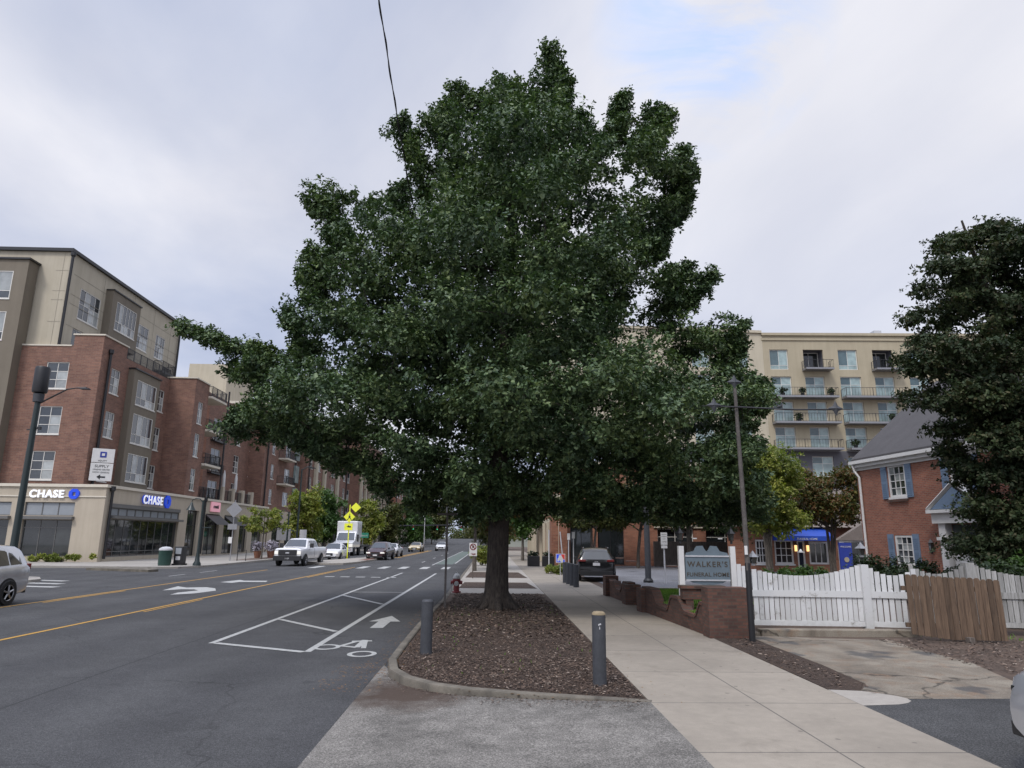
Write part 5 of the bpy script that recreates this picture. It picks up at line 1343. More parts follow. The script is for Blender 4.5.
# leaning gate panel of brown boards
g = empty('timber_gate', (8.9,15.0,0), 'sagging brown timber gate panel leaning between the white pickets and the grey pickets', 'gate')
x0, y0, x1, y1 = 8.92,14.98,10.72,14.62
L = math.hypot(x1-x0,y1-y0); F = Face((x0,y0), ((x1-x0)/L,(y1-y0)/L), ((y1-y0)/L,-(x1-x0)/L))
rng = random.Random(5)
for half, (a, b_, dz) in enumerate(((0,.86,.0),(.83,1.82,.0))):
    m = MB(F); n = 7 if half == 0 else 8
    for i in range(n):
        w = (b_-a)/n; u = a+i*w; lean = .085*(1-u/L)*1.0-.16*(u/L)*.2
        s = -.015
        zb = .10-.10*(u/.83) if half == 0 else .02+.01*(u-.84)
        zb = max(zb,-.02)+.01; z1_ = (1.33-.085*(u/L))+rng.uniform(-.012,.012)
        q = w-rng.uniform(.003,.014); th = .022; d = rng.uniform(0,.012)+.026*half
        k = w*.22
        P = [(u,zb),(u+q,zb),(u+q+s,z1_-.03),(u+q-k+s,z1_),(u+k+s,z1_),(u+s,z1_-.03)]
        vs = [(p[0],d,p[1]) for p in P]+[(p[0],d+th,p[1]) for p in P]
        m.add(vs, [tuple(range(5,-1,-1)), tuple(range(6,12))]+[(j,(j+1)%6,6+(j+1)%6,6+j) for j in range(6)])
    m.build('board_panel', M['woodgate'], g)
m = MB(F); m.box(-.08,1.72,-.07,-.003,.25,.34); m.box(-.1,1.7,-.07,-.003,1.0,1.09); m.build('brace', M['woodgate'], g)
m = MB(); m.box(9.85,9.98,14.55,14.66,-.05,.10); tag(m.build('wood_block', M['woodold']), 'short stub of timber on the ground under the brown gate', 'block')

# ===== leaning pole with a cross arm and diamond ornaments
pl = empty('arm_pole', (5.38,14.62,0), 'weathered pole with a long thin cross arm and star-shaped metal finials', 'pole')
m = MB(); m.tube([(5.38,14.62,-.1),(5.37,14.6,1.6),(5.36,14.6,3.2),(5.33,14.58,5.28)], [.060,.055,.048,.038], 10); m.build('pole', M['pole'], pl, smooth=50)
MB().tube([(5.38,14.62,-.05),(5.373,14.605,1.55)], [.066,.060], 10).build('painted_base', M['black'], pl, smooth=50)
MB().box(5.30,5.36,14.52,14.54,1.72,1.90).build('tag', M['white'], pl)
m = MB(); m.tube([(4.78,14.5,4.86),(5.6,14.5,4.84),(6.6,14.5,4.81),(7.62,14.5,4.83)], .018, 8); m.tube([(4.55,14.5,4.86),(4.8,14.5,4.86)], .009, 6); m.tube([(7.6,14.5,4.83),(7.82,14.5,4.83)], .009, 6); m.build('cross_arm', M['black'], pl)
def star(cx, cy, cz, s, sx=1.0):
    m = MB(); P = []
    for k in range(8):
        t = k*math.pi/4; r = s if k % 2 == 0 else s*.48
        P.append((cx+math.cos(t)*r*sx, cz+math.sin(t)*r))
    n = 8; vs = [(p[0],cy,p[1]) for p in P]+[(cx,cy-.05,cz),(cx,cy+.05,cz)]
    return m.add(vs, [(i,(i+1)%8,8) for i in range(8)]+[((i+1)%8,i,9) for i in range(8)])
star(5.32,14.56,5.42,.17).build('finial', M['bollard'], pl)
star(4.80,14.45,4.87,.17).build('finial', M['bollard'], pl); star(7.48,14.45,4.84,.17).build('finial', M['bollard'], pl)
br = empty('bird', (6.26,14.5,4.83), 'small dark bird perched on the thin cross arm', 'bird')
m = MB(); m.lathe([(.0,-.07),(.02,-.05),(.028,0),(.02,.05),(.0,.065)], (6.26,14.5,4.87), 8, 'x'); m.tube([(6.30,14.5,4.885),(6.33,14.5,4.905)], [.018,.012], 6); m.tube([(6.20,14.5,4.87),(6.13,14.5,4.85)], [.012,.004], 5); m.build('body', M['black'], br, smooth=60)

# ===== street furniture nearby
def bollard(label, x, y, h, r, cap, grp):
    t = empty('bollard', (x,y,0), label, 'bollard', grp)
    MB().lathe([(r*1.06,-.1),(r*1.02,.02),(r,.1),(r,h-.07),(r*1.0,h-.03)], (x,y,0), 24).build('shaft', M['bollard'], t, smooth=50)
    MB().lathe([(r*1.01,h-.028),(r*.98,h-.005),(r*.7,h+.016),(0,h+.02)], (x,y,0), 24).build('cap', M[cap], t, smooth=50)
    return t
b_ = bollard('grey bollard with a worn tan top at the right edge of the mulch bed', 1.57,10.30,.97,.098,'bolcap','round grey bollards in the mulch bed')
m = MB(); m.add([(1.545,10.199,.80),(1.59,10.199,.815),(1.585,10.199,.835),(1.55,10.199,.825)], [(0,1,2,3)]); m.add([(1.56,10.200,.75),(1.575,10.200,.755),(1.57,10.200,.79),(1.562,10.200,.79)], [(0,1,2,3)]); m.build('scuff_mark', M['ltgrey'], b_)
bollard('plain dark grey bollard near the kerb on the left of the mulch bed', -1.12,12.9,.90,.105,'bollard','round grey bollards in the mulch bed')
for k in range(4):
    bollard(['nearest','second','third','farthest'][k]+' of the four dark bollards in a row beside the black car', 3.68-.05*k, 30.3+k*1.0, .93,.12,'black','dark bollards at the lot entrance')
s = empty('street_sign_post', (-1.32,21.0,0), 'thin steel kerbside post with edge-on sign plates forming a T', 'sign')
MB().box(-1.35,-1.29,20.97,21.03,-.1,2.72).build('post', M['pole'], s); MB().box(-1.62,-1.02,20.9,20.93,2.66,2.73).build('sign_plate', M['pole'], s); MB().box(-1.34,-1.30,20.6,20.9,2.735,2.9).build('sign_plate', M['grey'], s)
h = empty('fire_hydrant', (-1.27,26.9,0), 'dark red fire hydrant with a silver bonnet on the kerb strip', 'hydrant')
c = (-1.27,26.9,0)
MB().lathe([(.17,0),(.17,.04),(.11,.05),(.105,.42),(.15,.43),(.15,.48),(.11,.49)], c, 16).build('barrel', M['red'], h, smooth=40)
MB().lathe([(.12,.493),(.14,.52),(.13,.60),(.07,.68),(.03,.69),(.03,.74),(0,.75)], c, 16).build('bonnet', M['silverp'], h, smooth=40)
m = MB(); m.lathe([(.07,-.22),(.07,-.1),(.05,-.09),(.05,.09),(.07,.1),(.07,.22)], (-1.27,26.9,.36), 12, 'x'); m.build('side_outlet', M['red'], h, smooth=40)
m = MB(); m.lathe([(.085,-.24),(.085,-.1)], (-1.27,26.9,.33), 12, 'y'); m.build('front_outlet', M['silverp'], h, smooth=40)
MB().tube([(-1.42,26.8,.33),(-1.47,26.75,.2),(-1.44,26.75,.08)], .012, 5).build('chain', M['grey'], h)

s = empty('no_parking_sign', (-1.1,36.5,0), 'white and red parking sign on a brown post beyond the hydrant', 'sign')
MB().box(-.94,-.88,36.5,36.56,-.1,1.8).build('post', M['woodold'], s); MB().box(-1.11,-.71,36.46,36.49,1.1,1.76).build('sign_plate', M['white'], s)
Fq = Fp(36.46); m = MB(Fq); q = MB()
for k in range(20):
    t0 = 2*math.pi*k/20; t1 = 2*math.pi*(k+1)/20
    q.add([(-.91+.17*math.cos(t0),36.452,1.56+.17*math.sin(t0)),(-.91+.17*math.cos(t1),36.452,1.56+.17*math.sin(t1)),(-.91+.12*math.cos(t1),36.452,1.56+.12*math.sin(t1)),(-.91+.12*math.cos(t0),36.452,1.56+.12*math.sin(t0))], [(0,1,2,3)])
q.add([(-1.04,36.451,1.66),(-1.01,36.451,1.69),(-.78,36.451,1.46),(-.81,36.451,1.43)], [(0,1,2,3)]); q.build('symbol', M['tail'], s)
text('lettering', 'P', Fq, -.91,.004,1.49,.20,M['plast'],s,'CENTER',.001,bold=.01); text('lettering', '6AM', Fq, -.91,.004,1.15,.13,M['tail'],s,'CENTER',.001,bold=.006)

s = empty('yard_sign', (3.53,36.0,0), 'small square blue and red sign with a white figure by the pavement', 'sign')
MB().box(3.42,4.12,36.000,36.040,.75,1.4).build('sign_plate', M['white'], s)
m = MB(); m.box(3.46,3.80,35.990,35.998,.79,1.36); m.build('blue_field', M['signblue'], s)
m = MB(); m.add([(3.80,35.994,1.36),(4.08,35.994,1.36),(4.08,35.994,.95),(3.95,35.994,1.05)], [(0,1,2,3)]); m.build('red_field', paint('sign_red', (.6,.05,.04), .5), s)
m = MB(); m.add([(3.95,35.993,.79),(4.08,35.993,.79),(4.08,35.993,.93),(3.98,35.993,1.0)], [(0,1,2,3)]); m.build('blue_field', M['signblue'], s)
m = MB(); m.add([(p[0],35.986,p[1]) for p in ((3.52,.84),(3.62,.84),(3.66,.98),(3.72,.84),(3.82,.84),(3.78,1.02),(3.86,1.1),(3.80,1.28),(3.72,1.32),(3.64,1.28),(3.62,1.12),(3.55,1.05))], [tuple(range(12))]); m.build('figure', M['white'], s)
MB().box(3.72,3.76,36.005,36.035,-.5,.75).build('post', M['ltgrey'], s); s.scale = (.68,.68,.68); s.location.z = .31; s.location.x = 3.42

p = empty('utility_pole', (7.6,33.9,0), 'dark straight pole at the edge of the car park', 'pole')
MB().tube([(7.6,33.9,-.1),(7.6,33.9,8.5)], [.15,.11], 12).build('shaft', M['bollard'], p, smooth=50); MB().lathe([(.24,0),(.24,.1),(.17,.2)], (7.6,33.9,0), 12).build('base', M['black'], p)
MB().box(7.3,8.6,33.8,34.0,8.5,8.6).build('arm', M['bollard'], p)
s = empty('lot_sign', (8.2,33.0,0), 'white notice on a thin post in front of the car park', 'sign')
MB().box(8.17,8.23,33.0,33.06,0,2.35).build('post', M['ltgrey'], s); MB().box(8.05,8.35,32.95,32.99,1.78,2.35).build('sign_plate', M['white'], s); MB().box(8.06,8.34,32.945,32.985,1.62,1.75).build('sign_plate', M['white'], s)
Fq = Fp(32.95)
for k, (wd, z, sz) in enumerate((('PRIVATE',2.24,.06),('PARKING',2.14,.06),('LOT',2.03,.07),('TOWED',1.90,.06))): text('lettering', wd, Fq, 8.2,.003,z,sz,M['plast'],s,'CENTER',.001)
for i, (x, y, hh) in enumerate(((5.1,49,2.5),(5.5,49.5,2.4),(5.9,50,2.5),(11.2,50,2.3),(3.9,47,2.6))):
    s = empty('sign_post', (x,y,0), ['leaning pale post left of the shop doors at the back of the lot','pale post before the dark shop doors, second from the left','post with a narrow plate between the shop doors','thin pale post near the middle of the back fence of the lot','thin post by the corner of the lot near the pavement'][i], 'post', 'thin posts at the back of the lot')
    MB().tube([(x,y,0),(x+(-.25 if i == 0 else 0),y,hh)], .04, 6).build('pole', M['ltgrey'], s)
    if i in (2,1): MB().box(x-.10,x+.10,y-.06,y-.04,hh-.45,hh).build('sign_plate', M['white'], s)

# overhead cable
cb = empty('overhead_cable', (-2.45,12,12.7), 'twisted black cable hanging down from above into the top of the oak', 'cable')
cpts = [(-2.6,9.2,14.4),(-2.53,10.6,13.55),(-2.47,12,12.74),(-2.37,14,11.75),(-2.30,16.5,11.0),(-2.2,19,10.6)]
MB().tube(cpts, .013, 6).build('wire', M['black'], cb)
tw_ = []
for i in range(60):      # the second strand is twisted round the first
    f = i/59*(len(cpts)-1.001); k = int(f); t = f-k
    p = [cpts[k][j]+(cpts[k+1][j]-cpts[k][j])*t for j in range(3)]
    tw_.append((p[0]+.022*math.cos(i*.9), p[1], p[2]+.022*math.sin(i*.9)))
MB().tube(tw_, .008, 5).build('messenger_wire', M['black'], cb)

# ===== lamps and signs across the street
l = empty('street_lamp', (-22.0,33.0,0), 'tall dark street lamp with a drum head before the bank corner', 'street lamp')
x, y = -21.95,33.0
MB().tube([(x,y,0),(x,y,.6),(x,y,8.6)], [.22,.17,.12], 14).build('pole', M['dkgreen'], l, smooth=50)
MB().lathe([(.14,8.62),(.3,8.66),(.33,8.75),(.33,9.85),(.30,9.93),(0,9.95)], (x,y,0), 20).build('drum_head', M['black'], l, smooth=40)
MB().lathe([(.22,8.2),(.24,8.6)], (x,y,0), 14).build('collar', M['bollard'], l, smooth=40)
m = MB(); m.tube([(x+.1,y,8.15),(x+.7,y,8.5),(x+1.3,y,8.85),(x+1.7,y,8.92),(x+2.2,y,8.93)], [.045,.04,.035,.03,.05], 8); m.build('side_arm', M['black'], l)
MB().box(x+1.95,x+2.35,y-.12,y+.12,8.86,8.91).build('lamp_head', M['bollard'], l)
m = MB(); m.tube([(x-.3,y,6.85),(x+.35,y,6.92)], .03, 6); m.box(x+.2,x+.35,y-.06,y+.06,6.86,7.0); m.build('bracket', M['black'], l)
def globe_lamp(label, x, y, h, rz=0, src=None):
    l = empty('street_lamp', (x,y,0), label, 'street lamp', 'bell-shaded pavement lamps', rz, world=False)
    MB().lathe([(.26,0),(.26,.12),(.16,.3),(.12,.7),(.09,1.0),(.075,h)], n=14).build('pole', M['dkgreen'], l, smooth=40)
    MB().tube([(0,0,h-.15),(-.25,0,h+.12),(-.5,0,h+.16),(-.76,0,h+.05),(-.8,0,h-.12)], .03, 6).build('arm', M['dkgreen'], l)
    MB().lathe([(.04,h-.1),(.08,h-.17),(.13,h-.34),(.29,h-.62),(.31,h-.66)], (-.8,0,0), 16).build('lamp_shade', M['dkgreen'], l, smooth=50)
    MB().tube([(0,0,h*.58),(.7,0,h*.58)], .03, 5).build('banner_arm', M['dkgreen'], l)
    return l
gl = globe_lamp('bell-shaded lamp in front of the shop entrance right of the green bin', -19.95,48.6,4.35)
dup(gl, (-19.9,69,0), 0, 'bell-shaded lamp behind the white pickup, by the balconies')
dup(gl, (-19.9,98,0), 0, 'bell-shaded lamp beside the white box truck')
l = empty('street_lamp', (-20.2,73.5,0), 'tall thin lamp column with a short arm rising over the white pickup', 'street lamp')
MB().tube([(-20.2,73.5,0),(-20.2,73.5,9.0)], [.12,.08], 8).build('pole', M['dkgreen'], l); MB().tube([(-20.2,73.5,8.9),(-19.6,73.5,9.25),(-19.1,73.5,9.2)], .05, 6).build('arm', M['dkgreen'], l); MB().box(-19.5,-18.8,73.3,73.7,9.05,9.16).build('lamp_head', M['black'], l)
# bins
b = empty('litter_bin', (-21.7,48.5,0), 'dark green litter bin with a pale rim before the long shop window', 'bin')
c = (-21.95,48.2,0)
MB().lathe([(.38,0),(.40,.1),(.42,.95),(.44,1.0)], c, 18).build('drum', M['green'], b, smooth=40); MB().lathe([(.44,1.003),(.42,1.12),(.25,1.22),(0,1.25)], c, 18).build('lid', M['ltgrey'], b, smooth=40)
b = empty('newspaper_box', (-20.7,48.9,0), 'dark paper box with a white front just right of the green bin', 'box')
MB().box(-21.6,-21.0,48.7,49.3,.12,1.25).build('case', M['black'], b, bevel=.03); MB().box(-21.5,-21.12,48.67,48.697,.75,1.15).build('window', M['panel'], b)
MB().box(-21.45,-21.15,48.66,48.69,.35,.6).build('label', M['ltgrey'], b); MB().box(-21.65,-20.95,48.6,49.4,0,.117).build('plinth', M['plast'], b)
# warning sign seen from behind
s = empty('diamond_sign', (-21.2,58,0), 'grey back of a diamond road sign on a pole before the shop terrace', 'sign')
MB().box(-21.23,-21.17,58,58.06,0,4.9).build('post', M['grey'], s); m = MB(); m.prism([(-21.2,3.45),(-20.55,4.1),(-21.2,4.75),(-21.85,4.1)], 57.92,57.96,'y'); m.build('sign_plate', M['grey'], s)
MB().box(-21.6,-20.85,57.92,57.95,2.5,2.95).build('sign_plate', M['grey'], s); MB().box(-21.45,-21.15,57.9,57.93,1.4,1.9).build('notice', M['white'], s)
t = empty('bike_rack', (-20.8,58.5,0), 'low dark hoop bike rack beside the diamond sign pole', 'rack')
m = MB(); m.tube([(-20.8,58.5,0),(-20.8,58.5,.85),(-20.1,58.5,.85),(-20.1,58.5,0)], .035, 6); m.build('hoop', M['black'], t)
# A-board and flowers
for i, (x, y) in enumerate(((-21.6,70.0),(-20.9,67.5),(-21.8,66.5))):
    p = empty('flower_pot', (x,y,0), ['pot of pale lavender flowers nearest the pickup','tall pot of lavender flowers between the others by the small tree','pot of lavender flowers closest to the shop doors'][i], 'plant', 'lavender flower pots by the shops', world=False)
    MB().lathe([(.25,0),(.36,.6),(.38,.62)], n=12).build('pot', M['brickM'], p); crown([(0,0,1.1,.5,.4,.45)], 110, 5, .16, p, M['lav'], name='foliage', seed=i)
s = empty('notice_board', (-21.3,72.5,0), 'pale square notice board on the pavement behind the pickup cab', 'sign')
MB().box(-22.0,-20.6,72.5,72.6,1.6,2.8).build('panel', M['grey'], s)
for x in (-21.9,-20.7): MB().box(x-.05,x+.05,72.55,72.65,0,1.597).build('leg', M['black'], s)
s = empty('notice_board', (-20.0,74.5,0), 'narrow white board standing right of the pale square board', 'sign')
MB().box(-20.2,-19.5,74.5,74.6,1.2,2.7).build('panel', M['ltgrey'], s); MB().box(-19.9,-19.75,74.52,74.6,0,1.197).build('leg', M['black'], s)

# yellow crossing sign on the island, street name sign
s = empty('crossing_sign', (-13.45,66.5,0), 'bright yellow pedestrian crossing sign on a post in the traffic island', 'sign')
MB().box(-13.50,-13.42,66.5,66.58,0,5.0).build('post', M['yellowp'], s)
MB().box(-13.87,-13.10,66.42,66.47,2.62,3.25).build('sign_plate', M['yellowp'], s)
m = MB(); m.prism([(-13.46,3.32),(-12.92,3.86),(-13.46,4.40),(-14.0,3.86)], 66.42,66.47,'y'); m.build('sign_plate', M['yellowp'], s)
m = MB(); m.prism([(-12.95,4.3),(-12.45,4.75),(-12.95,5.2),(-13.4,4.75)], 66.62,66.66,'y'); m.build('sign_plate', M['yellowp'], s)
m = MB(); cx, cz, k = -13.46, 3.86, .62
for P in ([(.05,.48),(.15,.38),(.05,.28),(-.05,.38)],[(-.1,.22),(.15,.22),(.2,-.18),(-.1,-.18)],[(-.1,-.18),(0,-.18),(-.25,-.5),(-.35,-.46)],[(.1,-.18),(.2,-.18),(.4,-.48),(.3,-.53)],[(-.35,-1.5),(.05,-1.2),(.05,-1.38),(.35,-1.38),(.35,-1.6),(.05,-1.6)]):
    n = len(P); m.add([(cx+p[0]*k,66.41,cz+p[1]*k) for p in P], [tuple(range(n))])
m.build('symbol', M['plast'], s)
s = empty('street_name_sign', (-18.2,100,0), 'green street name sign hung low beyond the yellow crossing sign', 'sign')
MB().box(-19.0,-17.4,100,100.06,1.9,2.6).build('sign_plate', plain('sign_green', (.02,.20,.12), .5), s); text('lettering', 'W MAIN ST', Fp(100.0), -18.2,.01,2.1,.28,M['white'],s,'CENTER',.003); MB().tube([(-18.2,100.1,-.1),(-18.2,100.1,2.7)], .05, 6).build('post', M['grey'], s)
s = empty('signal_mast', (-23.5,150,0), 'thin dark signal mast arm reaching over the road in the distance', 'traffic signal')
MB().tube([(-23.5,150,0),(-23.5,150,4.6)], [.16,.13], 8).build('pole', M['black'], s); MB().tube([(-23.5,150,4.35),(-6.0,150,4.75)], [.14,.09], 6).build('arm', M['black'], s)
for x in (-6.4,-11.5,-16.6):
    hd = MB().box(x-.2,x+.2,149.7,149.95,3.6,4.55).build('signal_head', M['black'], s, bevel=.03)
    for k, c in enumerate(((.25,.01,.01),(.3,.15,.01),(.05,.8,.35))):
        lens = emis('signal_lens_%d' % k, c, .5 if k == 2 else .05); o = MB().lathe([(.10,-.02),(.0,-.03)], (x,149.69,4.38-.3*k), 10, 'y').build('lens', lens, None); o.data.transform(Matrix.Translation(-ORG[s.name])); o.parent = hd
for i, (x, y, h_, c) in enumerate(((-11.4,120,5.5,'ltgrey'),(-2.0,88,7.0,'ltgrey'),(-19.9,125,7,'black'),(-1.3,57,4.2,'grey'))):
    s = empty('street_lamp', (x,y,0), ['thin pale lamp column in the distance near the yellow car','pale lamp column behind the T-shaped sign post','far dark lamp column on the left pavement','low grey lamp column on the right kerb'][i], 'street lamp', 'distant lamp columns')
    MB().tube([(x,y,0),(x,y,h_)], .06, 6).build('pole', M[c], s); MB().tube([(x,y,h_),(x-.8,y,h_+.2)], .06, 5).build('lamp_head', M[c], s)

# ===== vehicles (front towards local +Y)
def vehicle(name, label, cat, st, W, pm, wheels, wr, side, glassy, loc, rz, front, rear, group=None, trim=True, wsx=.60, roof_rack=False, grille='plast', lights='headoff', bed=None):
    """st: stations (y, zbottom, zbelt, ztop, half-width at belt, half-width at top)"""
    root = empty(name, loc, label, cat, group, rz, world=False)
    hw = W/2; m = MB(); vs = []; fs = []; rings = []
    for (y, zb, zl, zt, wb, wt) in st:
        top = zt > zl+.15
        half = [(0,zb),(wb*.80,zb),(wb*.95,zb+.07),(wb*.985,zb+(zl-zb)*.30),(wb,zb+(zl-zb)*.60),(wb*.985,zl-.05),(wb*.955,zl)]
        half += [(wt+.02,zt-.11),(wt-.05,zt-.035),(wt*.6,zt),(0,zt+.01)] if top else [(wb*.90,zl+(zt-zl)*.4+.012),(wb*.75,zl+(zt-zl)*.8+.015),(wb*.4,zt+.02),(0,zt+.025)]
        ring = [(x,y,z) for x, z in half]+[(-x,y,z) for x, z in half[-2:0:-1]]
        rings.append(half); vs += ring
    n = len(ring)
    for i in range(len(st)-1):
        for k in range(n): fs.append((i*n+k,(i+1)*n+k,(i+1)*n+(k+1)%n,i*n+(k+1)%n))
    fs.append(tuple(range(n))); fs.append(tuple(range(len(st)*n-1,(len(st)-1)*n-1,-1)))
    m.add(vs, fs); body = m.build('body', pm, root, smooth=32)
    # side windows follow the body surface
    def sp(i, t, s):      # point on the side glass plane of station i
        a = rings[i][6]; b = rings[i][7]; return (s*(a[0]+(b[0]-a[0])*t+.012), st[i][0], a[1]+(b[1]-a[1])*t)
    def lerp(p, q, t): return tuple(p[k]+(q[k]-p[k])*t for k in range(3))
    for s in (-1,1):
        for (i, j, t0, t1) in side:
            m = MB(); g = .03
            A0, A1, B0, B1 = sp(i,.10,s), sp(i,.92,s), sp(j,.10,s), sp(j,.92,s)
            P = [lerp(A0,B0,t0), lerp(A0,B0,t1), lerp(A1,B1,t1), lerp(A1,B1,t0)]
            m.add(P, [(0,1,2,3)]); m.build('side_window', M['carglass'], root)
    for (i, j, nm) in glassy:
        (ya, _, zla, zta, wba, wta), (yb, _, zlb, ztb, wbb, wtb) = st[i], st[j]
        def P(k):
            z = st[k][3]; w = (rings[k][7][0]-.09 if z > st[k][2]+.15 else rings[k][6][0]*.86); return w, st[k][0], z
        (w0,y0,z0), (w1,y1,z1) = P(i), P(j)
        dy, dz = y1-y0, z1-z0; L = math.hypot(dy,dz); ny, nz = -dz/L, dy/L
        if nz < 0: ny, nz = -ny, -nz
        o = .035; a, b2 = .06, .93
        m = MB(); q = lambda w,t,c: (w, y0+dy*t+ny*o*c, z0+dz*t+nz*o*c)
        rows = []
        for t in (a,b2):
            w = w0+(w1-w0)*t; rows.append([q(-w*.98,t,.6),q(-w*.5,t,1.1),q(w*.5,t,1.1),q(w*.98,t,.6)])
        m.add(rows[0]+rows[1], [(0,1,5,4),(1,2,6,5),(2,3,7,6)]); m.build(nm, M['carglass'], root)
    for wy in wheels:
        for s in (-1,1):
            x = s*(hw-.10)
            ar = MB().lathe([(0,-.01),(wr*1.16,-.01),(wr*1.16,.008),(0,.008)], (s*(hw*.985),wy,wr), 26, 'x').build('wheel_arch', M['plast'], root)
            t = MB().lathe([(wr*.62,-.11),(wr*.93,-.12),(wr,-.08),(wr,.08),(wr*.93,.125),(wr*.62,.115),(wr*.62,-.11)], (x+s*.02,wy,wr), 28, 'x').build('wheel', M['tyre'], root, smooth=40)
            m = MB(); m.lathe([(wr*.60,.06),(wr*.64,.125),(wr*.56,.10)], (x+s*.02 if s > 0 else x-.02-.0,wy,wr), 24, 'x') if s > 0 else m.lathe([(wr*.60,-.06),(wr*.64,-.125),(wr*.56,-.10)], (x-.02,wy,wr), 24, 'x')
            m.lathe([(0,s*.06),(wr*.6,s*.05)], (x+s*.02,wy,wr), 24, 'x')
            for k in range(5):
                a = k*2*math.pi/5+.3; c, sn = math.cos(a), math.sin(a)
                m.tube([(x+s*.115,wy+c*.05,wr+sn*.05),(x+s*.125,wy+c*wr*.60,wr+sn*wr*.60)], [.045,.032], 4)
            m.lathe([(.0,s*.135),(.06,s*.13)], (x+s*.02,wy,wr), 10, 'x')
            r = m.build('rim', M['rim'], None, smooth=40); r.parent = t
    yf = st[-1][0]; yr = st[0][0]
    def add(nm, mat, x0,x1,y0,y1,z0,z1, mirror=False, bev=.015):
        for s in ((1,-1) if mirror else (1,)):
            a, b3 = sorted((x0*s, x1*s)); MB().box(a,b3,y0,y1,z0,z1).build(nm, mat, root, bevel=bev)
    front(add, yf, hw); rear(add, yr, hw)
    return root

def f_car(zg=(.45,.68), zh=(.62,.74), lamp='headoff'):
    def f(add, y, hw):
        add('grille', M['plast'], -hw*.42,hw*.42,y-.06,y+.03,zg[0],zg[1]); add('bumper', M['plast'], -hw*.72,hw*.72,y-.05,y+.035,.24,.38)
        add('headlight', M[lamp], hw*.50,hw*.90,y-.16,y+.02,zh[0],zh[1], True); add('number_plate', M['plate'], -.2,.2,y+.03,y+.045,.40,.52)
    return f
def r_car(zt_=(.82,1.02)):
    def f(add, y, hw):
        add('tail_light', M['tail'], hw*.55,hw*.93,y-.015,y+.14,zt_[0],zt_[1], True); add('bumper', M['plast'], -hw*.85,hw*.85,y-.04,y+.06,.30,.55)
        add('number_plate', M['plate'], -.17,.17,y-.035,y-.02,.80,.94); add('door_mirror', M['plast'], hw*.98,hw*1.14,3.0 if False else -y*.42,-y*.42+.16,1.0,1.16, True)
    return f
# compact crossover
SUV = [(-2.28,.42,.78,.86,.80,.7),(-2.20,.34,1.02,1.06,.88,.70),(-1.98,.30,1.08,1.50,.91,.60),(-1.70,.27,1.08,1.62,.915,.62),(-.8,.25,1.06,1.68,.92,.64),(.15,.25,1.04,1.66,.92,.64),(.62,.25,1.02,1.58,.92,.62),(1.28,.25,.99,1.06,.91,.7),(1.7,.26,.95,1.02,.90,.7),(2.10,.28,.86,.92,.84,.66),(2.27,.34,.70,.76,.72,.5)]
SIDE_SUV = [(2,4,.12,.97),(4,5,.03,.97),(5,6,.0,.95)]
gw = [(6,7,'windscreen'),(1,2,'rear_window')]
suv = vehicle('parked_car', 'black crossover parked with its tail towards the pavement at the car park entrance', 'car', SUV, 1.84, paint('black_paint', (.004,.004,.005), .25, 0, .35), (-1.36,1.38), .36, SIDE_SUV, gw, (5.35,36.2,.0), R(-6), f_car(), r_car((1.0,1.10)))
suv.scale = (1,1,.95)
def add_to(root, nm, mat, *b, bev=.01):
    return MB().box(*b).build(nm, mat, root, bevel=bev)
add_to(suv, 'roof_rail', M['chrome'], -.62,-.58,-1.6,.3,1.66,1.70); add_to(suv, 'roof_rail', M['chrome'], .58,.62,-1.6,.3,1.66,1.70)
add_to(suv, 'emblem', M['chrome'], -.09,.09,-2.245,-2.215,.93,1.02)
add_to(suv, 'bumper', M['grey'], -.4,.4,-2.31,-2.27,.32,.40)

# silver people carrier entering from the left edge
VAN = [(-2.55,.45,.95,1.02,.86,.76),(-2.50,.33,1.12,1.20,.93,.78),(-2.32,.28,1.16,1.66,.96,.68),(-2.0,.26,1.14,1.76,.975,.70),(-1.0,.25,1.10,1.80,.98,.72),(.2,.25,1.06,1.79,.98,.72),(.75,.25,1.03,1.70,.98,.70),(1.6,.25,.99,1.06,.97,.74),(2.0,.27,.94,1.0,.94,.7),(2.4,.30,.84,.9,.86,.66),(2.55,.36,.70,.75,.74,.5)]
van = vehicle('passing_car', 'silver grey people carrier leaving the photo at its left edge', 'car', VAN, 1.97, paint('silver_paint', (.48,.485,.50), .25, .5, .8), (-1.52,1.5), .37, [(2,4,.16,.55),(2,4,.60,.98),(4,5,.03,.97),(5,6,.0,.95)], gw, (-15.6,20.5,ZR), R(180), f_car(), r_car((1.02,1.20)))
# pickups
PK = [(-3.05,.62,1.10,1.18,.93,.80),(-2.98,.48,1.28,1.33,.99,.86),(-1.0,.46,1.30,1.34,1.0,.86),(-.98,.46,1.30,1.90,1.0,.72),(-.5,.45,1.30,1.98,1.0,.74),(.6,.45,1.28,1.98,1.0,.74),(.95,.45,1.27,1.90,1.0,.72),(1.55,.45,1.24,1.32,1.0,.8),(2.4,.46,1.22,1.28,.99,.8),(2.90,.50,1.22,1.26,.98,.80),(2.99,.56,1.14,1.18,.96,.76)]
def f_pick(add, y, hw):
    add('grille', M['plast'], -hw*.66,hw*.66,y-.05,y+.05,.76,1.16); add('bumper', M['plast'], -hw*.99,hw*.99,y-.12,y+.12,.40,.74)
    add('headlight', M['headlamp'], hw*.68,hw*.94,y-.14,y+.03,.84,1.06, True); add('emblem', M['ltgrey'], -.14,.14,y+.052,y+.07,.90,.99)
    add('number_plate', M['plate'], -.17,.17,y+.10,y+.12,.50,.62); add('door_mirror', M['plast'], hw*1.0,hw*1.24,1.1,1.28,1.30,1.62, True)
